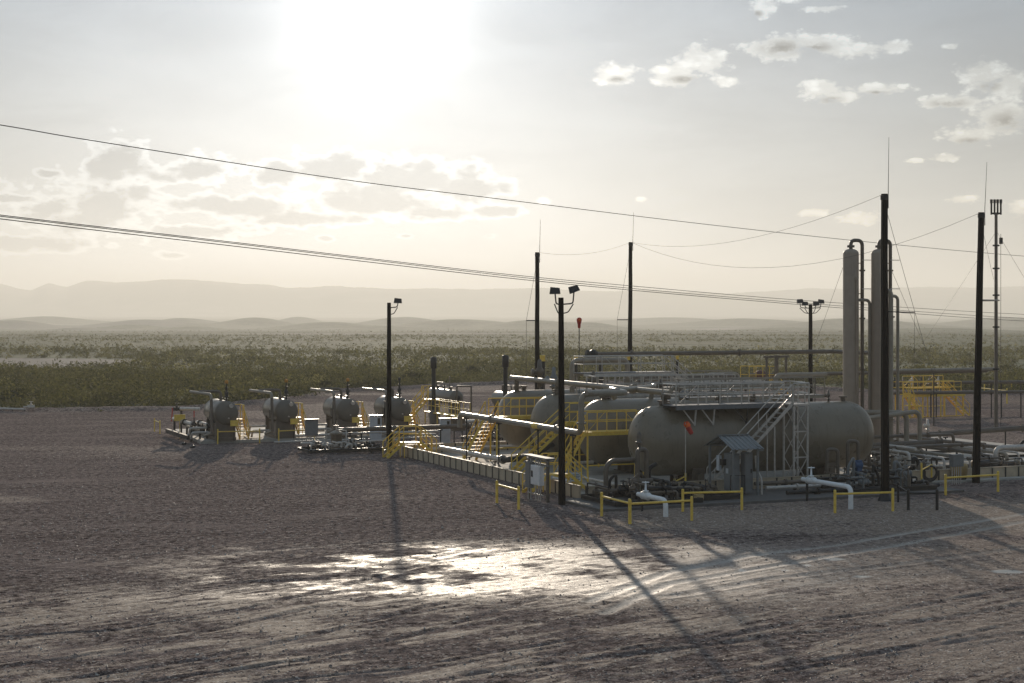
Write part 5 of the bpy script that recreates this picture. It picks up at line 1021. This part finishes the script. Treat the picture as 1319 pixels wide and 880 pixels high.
# thick pipe on posts in the middle right, its end cap and lower headers
p, q = P3(1195, 560, 108.5), P3(1330, 550.5, 108.5)
t = pipe_thing('header_pipe', 'thick brown pipe on posts crossing the open gravel at the right', [tuple(p-(q-p)*.27), tuple(q)], .175, M_brown, flanges=[(0, .92), (0, .3)], supports=[(*p.lerp(q, (1218-1195)/135).xy, p.z), (*p.lerp(q, (1295-1195)/135).xy, q.z)])
fitting('small pale valve standing on the thick brown pipe at the right', *p.xy, p.z+.1, .8, mat=M_steel)
p, q = P3(1110, 574.5, 98), P3(1214, 569.5, 98); pipe_thing('header_pipe', 'dark header pipe ending in a blind flange right of the tallest mast', [tuple(p), tuple(q)], .17, M_brown, flanges=[(0, .985), (0, .93)], supports=[(*p.lerp(q, .8).xy, q.z)])
p, q = P3(1160, 566, 103), P3(1290, 575, 97)
for k in range(9):                                      # rack pipes running towards the camera at right
    a = 58.5+k*1.05; z = .95-.06*(k % 3)+.12*(k % 2)
    pipe_thing('rack_pipe', 'sunlit rack pipe running towards the near right wall, number %s from the left' % ['one', 'two', 'three', 'four', 'five', 'six', 'seven', 'eight', 'nine'][k], [(a, 91-k*.5, z), (a, 74.2+.2*k, z), (a, 74.2+.2*k, .2)], [.07, .10, .06, .12][k % 4], [M_steel, M_pipe, M_steel, M_brown][k % 4], group='rack pipes behind the right wall', bend=.3, flanges=[(0, .3+.05*k), (0, .8)], n=8)
t = thing('pipe_rack', 'low steel rack carrying the sunlit pipes behind the right wall', 'pipe rack', 58, 80, 0)
for b in (76, 80, 84, 88):
    MB().beam((57.8, b, .72), (67.5, b, .72), .1, .14).build('crossbeam', M_dark, t)
    for a in (58.2, 62.5, 67.2): MB().beam((a, b, 0), (a, b, .66), .1).build('leg', M_dark, t)
for k, (b, z) in enumerate(((77.5, 1.35), (82.2, 1.55), (86.5, 1.2))):
    pipe_thing('rack_pipe', 'brown cross pipe %s above the sunlit rack pipes' % ['nearest', 'middle', 'farthest'][k], [(55.8, b, .3), (55.8, b, z), (64+k*1.5, b, z), (64+k*1.5, b, .8)], .10, M_brown, bend=.3, flanges=[(1, .3), (1, .8)])
pipe_skid('dense valves at the foot of the tall column towers', 55.4, 58.6, 74.5, 82.5, 51, [M_brown, M_pipe, M_steel, M_dark], 1.2, 30, name='valve_cluster', tall=2.2)
pipe_skid('valves and short pipes under the rack pipes at the right', 59, 67, 72.8, 76, 53, [M_brown, M_pipe, M_dark], .9, 18, name='valve_cluster', tall=1.2)
t = pipe_thing('elbow_pipe', 'grey double elbow pipe beside the tower feet, left one', [(57.6, 84.0, .3), (57.6, 84.0, 3.0), (61.8, 82.0, 3.0), (61.8, 82.0, .3)], .16, M_pipe, bend=.5)
t = pipe_thing('elbow_pipe', 'grey elbow pipe beside the tower feet, right one', [(56.5, 81.5, 2.6), (62.4, 81.5, 3.1), (62.4, 81.5, .3)], .14, M_pipe, bend=.5)
t = pipe_thing('bleed_hose', 'black hose curving down over a stone heap at the right edge', [tuple(P3(1319, 568, 103)), tuple(P3(1312, 575, 103)), tuple(P3(1300, 580.5, 102)), tuple(P3(1285, 582, 101.5))], .10, M_hose, cat='hose', bend=.5)
c = g(1270, 610); t = thing('rubber_bung', 'black rubber cap with a tan rim on the wall left of the rightmost mast', 'cap', 58.9, 72.0, .6)
MB().lathe([(0,-.45),(.2,-.45),(.22,.3),(0,.3)], (59.6, 72.2, .80), (1,0,0), 12).build('shell', M_hose, t); MB().lathe([(.2,.25),(.24,.27),(.24,.5),(0,.5)], (59.6-.95, 72.2, .80), (1,0,0), 12).build('rim', M_tanbox, t)
# ================================================================== odds and ends at the left
for k, (px, py, h) in enumerate(((221, 543, 1.1), (250, 541, 1.0))):
    c = g(px, py); t = thing('marker_stake', ['red marker stake standing alone left of the manifold, leaning slightly', 'red marker stake right behind the manifold pipes'][k], 'stake', *c, 0, 'red marker stakes')
    MB().tube([(*c, 0), (c[0]+.08*(1-k), c[1], h)], .055, 8).build('post', M_red, t); MB().lathe([(.055,0),(.03,.05),(0,.06)], (c[0]+.08*(1-k), c[1], h), (0,0,1), 8).build('tip', M_red, t)
c = g(22, 529.5); t = thing('pipe_manifold', 'small silver pipework lying at the edge of the scrub, far left', 'manifold', *c, 0)
p, q = P3(-12, 526, 149), P3(33, 527.5, 149); MB().tube([tuple(p), tuple(q)], .10, 8).build('pipe_run', M_steel, t); gate_valve(t, (*P3(40, 525, 149).xy, .45), (1, 0, 0), .12, M_steel, hh=.5); MB().tube([tuple(P3(30, 524, 149)), tuple(P3(44, 524, 149))], .06, 6).build('pipe_run', M_steel, t)
for px in (0, 16, 32): MB().beam(P3(px, 530.5, 149), P3(px, 526, 149), .1).build('pipe_support', M_dark, t)
for k, (px, py) in enumerate(((237, 573), (248, 577), (612, 577), (668, 590))):
    c = g(px, py); tag(MB().lathe([(0,-.02),(.16,0),(.2,.08),(.12,.17),(0,.2)], (*c, 0 if k < 2 else .05), (0,0,1), 7, False).build('dark_rock', M_black), ['dark lump on the pale slab wedge', 'dark lump on the gravel below the slab wedge', 'small dark weight on the floor by the tall stair', 'small dark weight on the floor beside the low pipe'][k], 'lump')
# a handful of bigger bushes that stand out in the scrub
def bush(label, px, py, wpx, hpx, seed):
    Y = 19320/(py-HY); X = (px-CX)/F*Y; zg = float(terrain_z(np.array(X), np.array(Y)))-.2; s_ = Y/F; wd, hh = wpx*s_/2, hpx*s_; gg = np.random.default_rng(seed); nl = 900
    t = thing('desert_bush', label, 'bush', *plant(X, Y), 0, 'larger dark desert bushes')
    th = gg.random(nl)*6.283; rad = gg.random(nl)**.4; ph_ = np.arccos(1-gg.random(nl)); lump = 1+.25*np.sin(th*3+seed)+.15*np.sin(th*7)
    c = np.stack([wd*rad*lump*np.sin(ph_)*np.cos(th), wd*.8*rad*lump*np.sin(ph_)*np.sin(th), zg+hh*(.12+.9*rad*np.cos(ph_))], -1)
    dv = gg.normal(size=(nl, 3, 3)); dv /= np.linalg.norm(dv, axis=-1, keepdims=True); V_ = c[:, None]+dv*(.16+.12*gg.random((nl, 1, 1)))*hh**.5
    ob = soup('crown', V_.reshape(-1, 3), np.arange(nl*3).reshape(-1, 3), M_scrub, {'tint': .15*gg.random(nl)}); ob.parent = t
    m = MB()
    for k in range(5): m.tube([(0+t['_o'][0], t['_o'][1], zg-.1), (t['_o'][0]+wd*.5*math.cos(k*1.3), t['_o'][1]+wd*.4*math.sin(k*1.3), zg+hh*.6)], .06, 5, r1=.02)
    m.build('stems', M_wood, t)
for k, (px, py, w_, h, lab) in enumerate(((418, 500, 34, 13, 'dark round bush left of the third small vessel stack'), (120, 505, 44, 14, 'wide dark bush at the near left of the scrub'), (20, 514, 60, 18, 'dark bush at the left picture edge'), (608, 481, 22, 13, 'bushy clump between the two black vent stacks'), (700, 486, 26, 12, 'bush left of the near floodlight pole'), (1182, 474, 30, 6, 'flat dark bush on the plain right of the tallest mast'), (1296, 472, 16, 5, 'small dark bush at the right, behind the flare stack'), (330, 512, 40, 15, 'dark bush behind the leftmost small vessels'), (228, 497, 34, 12, 'dark bush in the scrub left of the vessel row'), (530, 490, 36, 14, 'bush right of the lone floodlight pole'))):
    bush(lab, px, py+2, w_, h, 200+k)
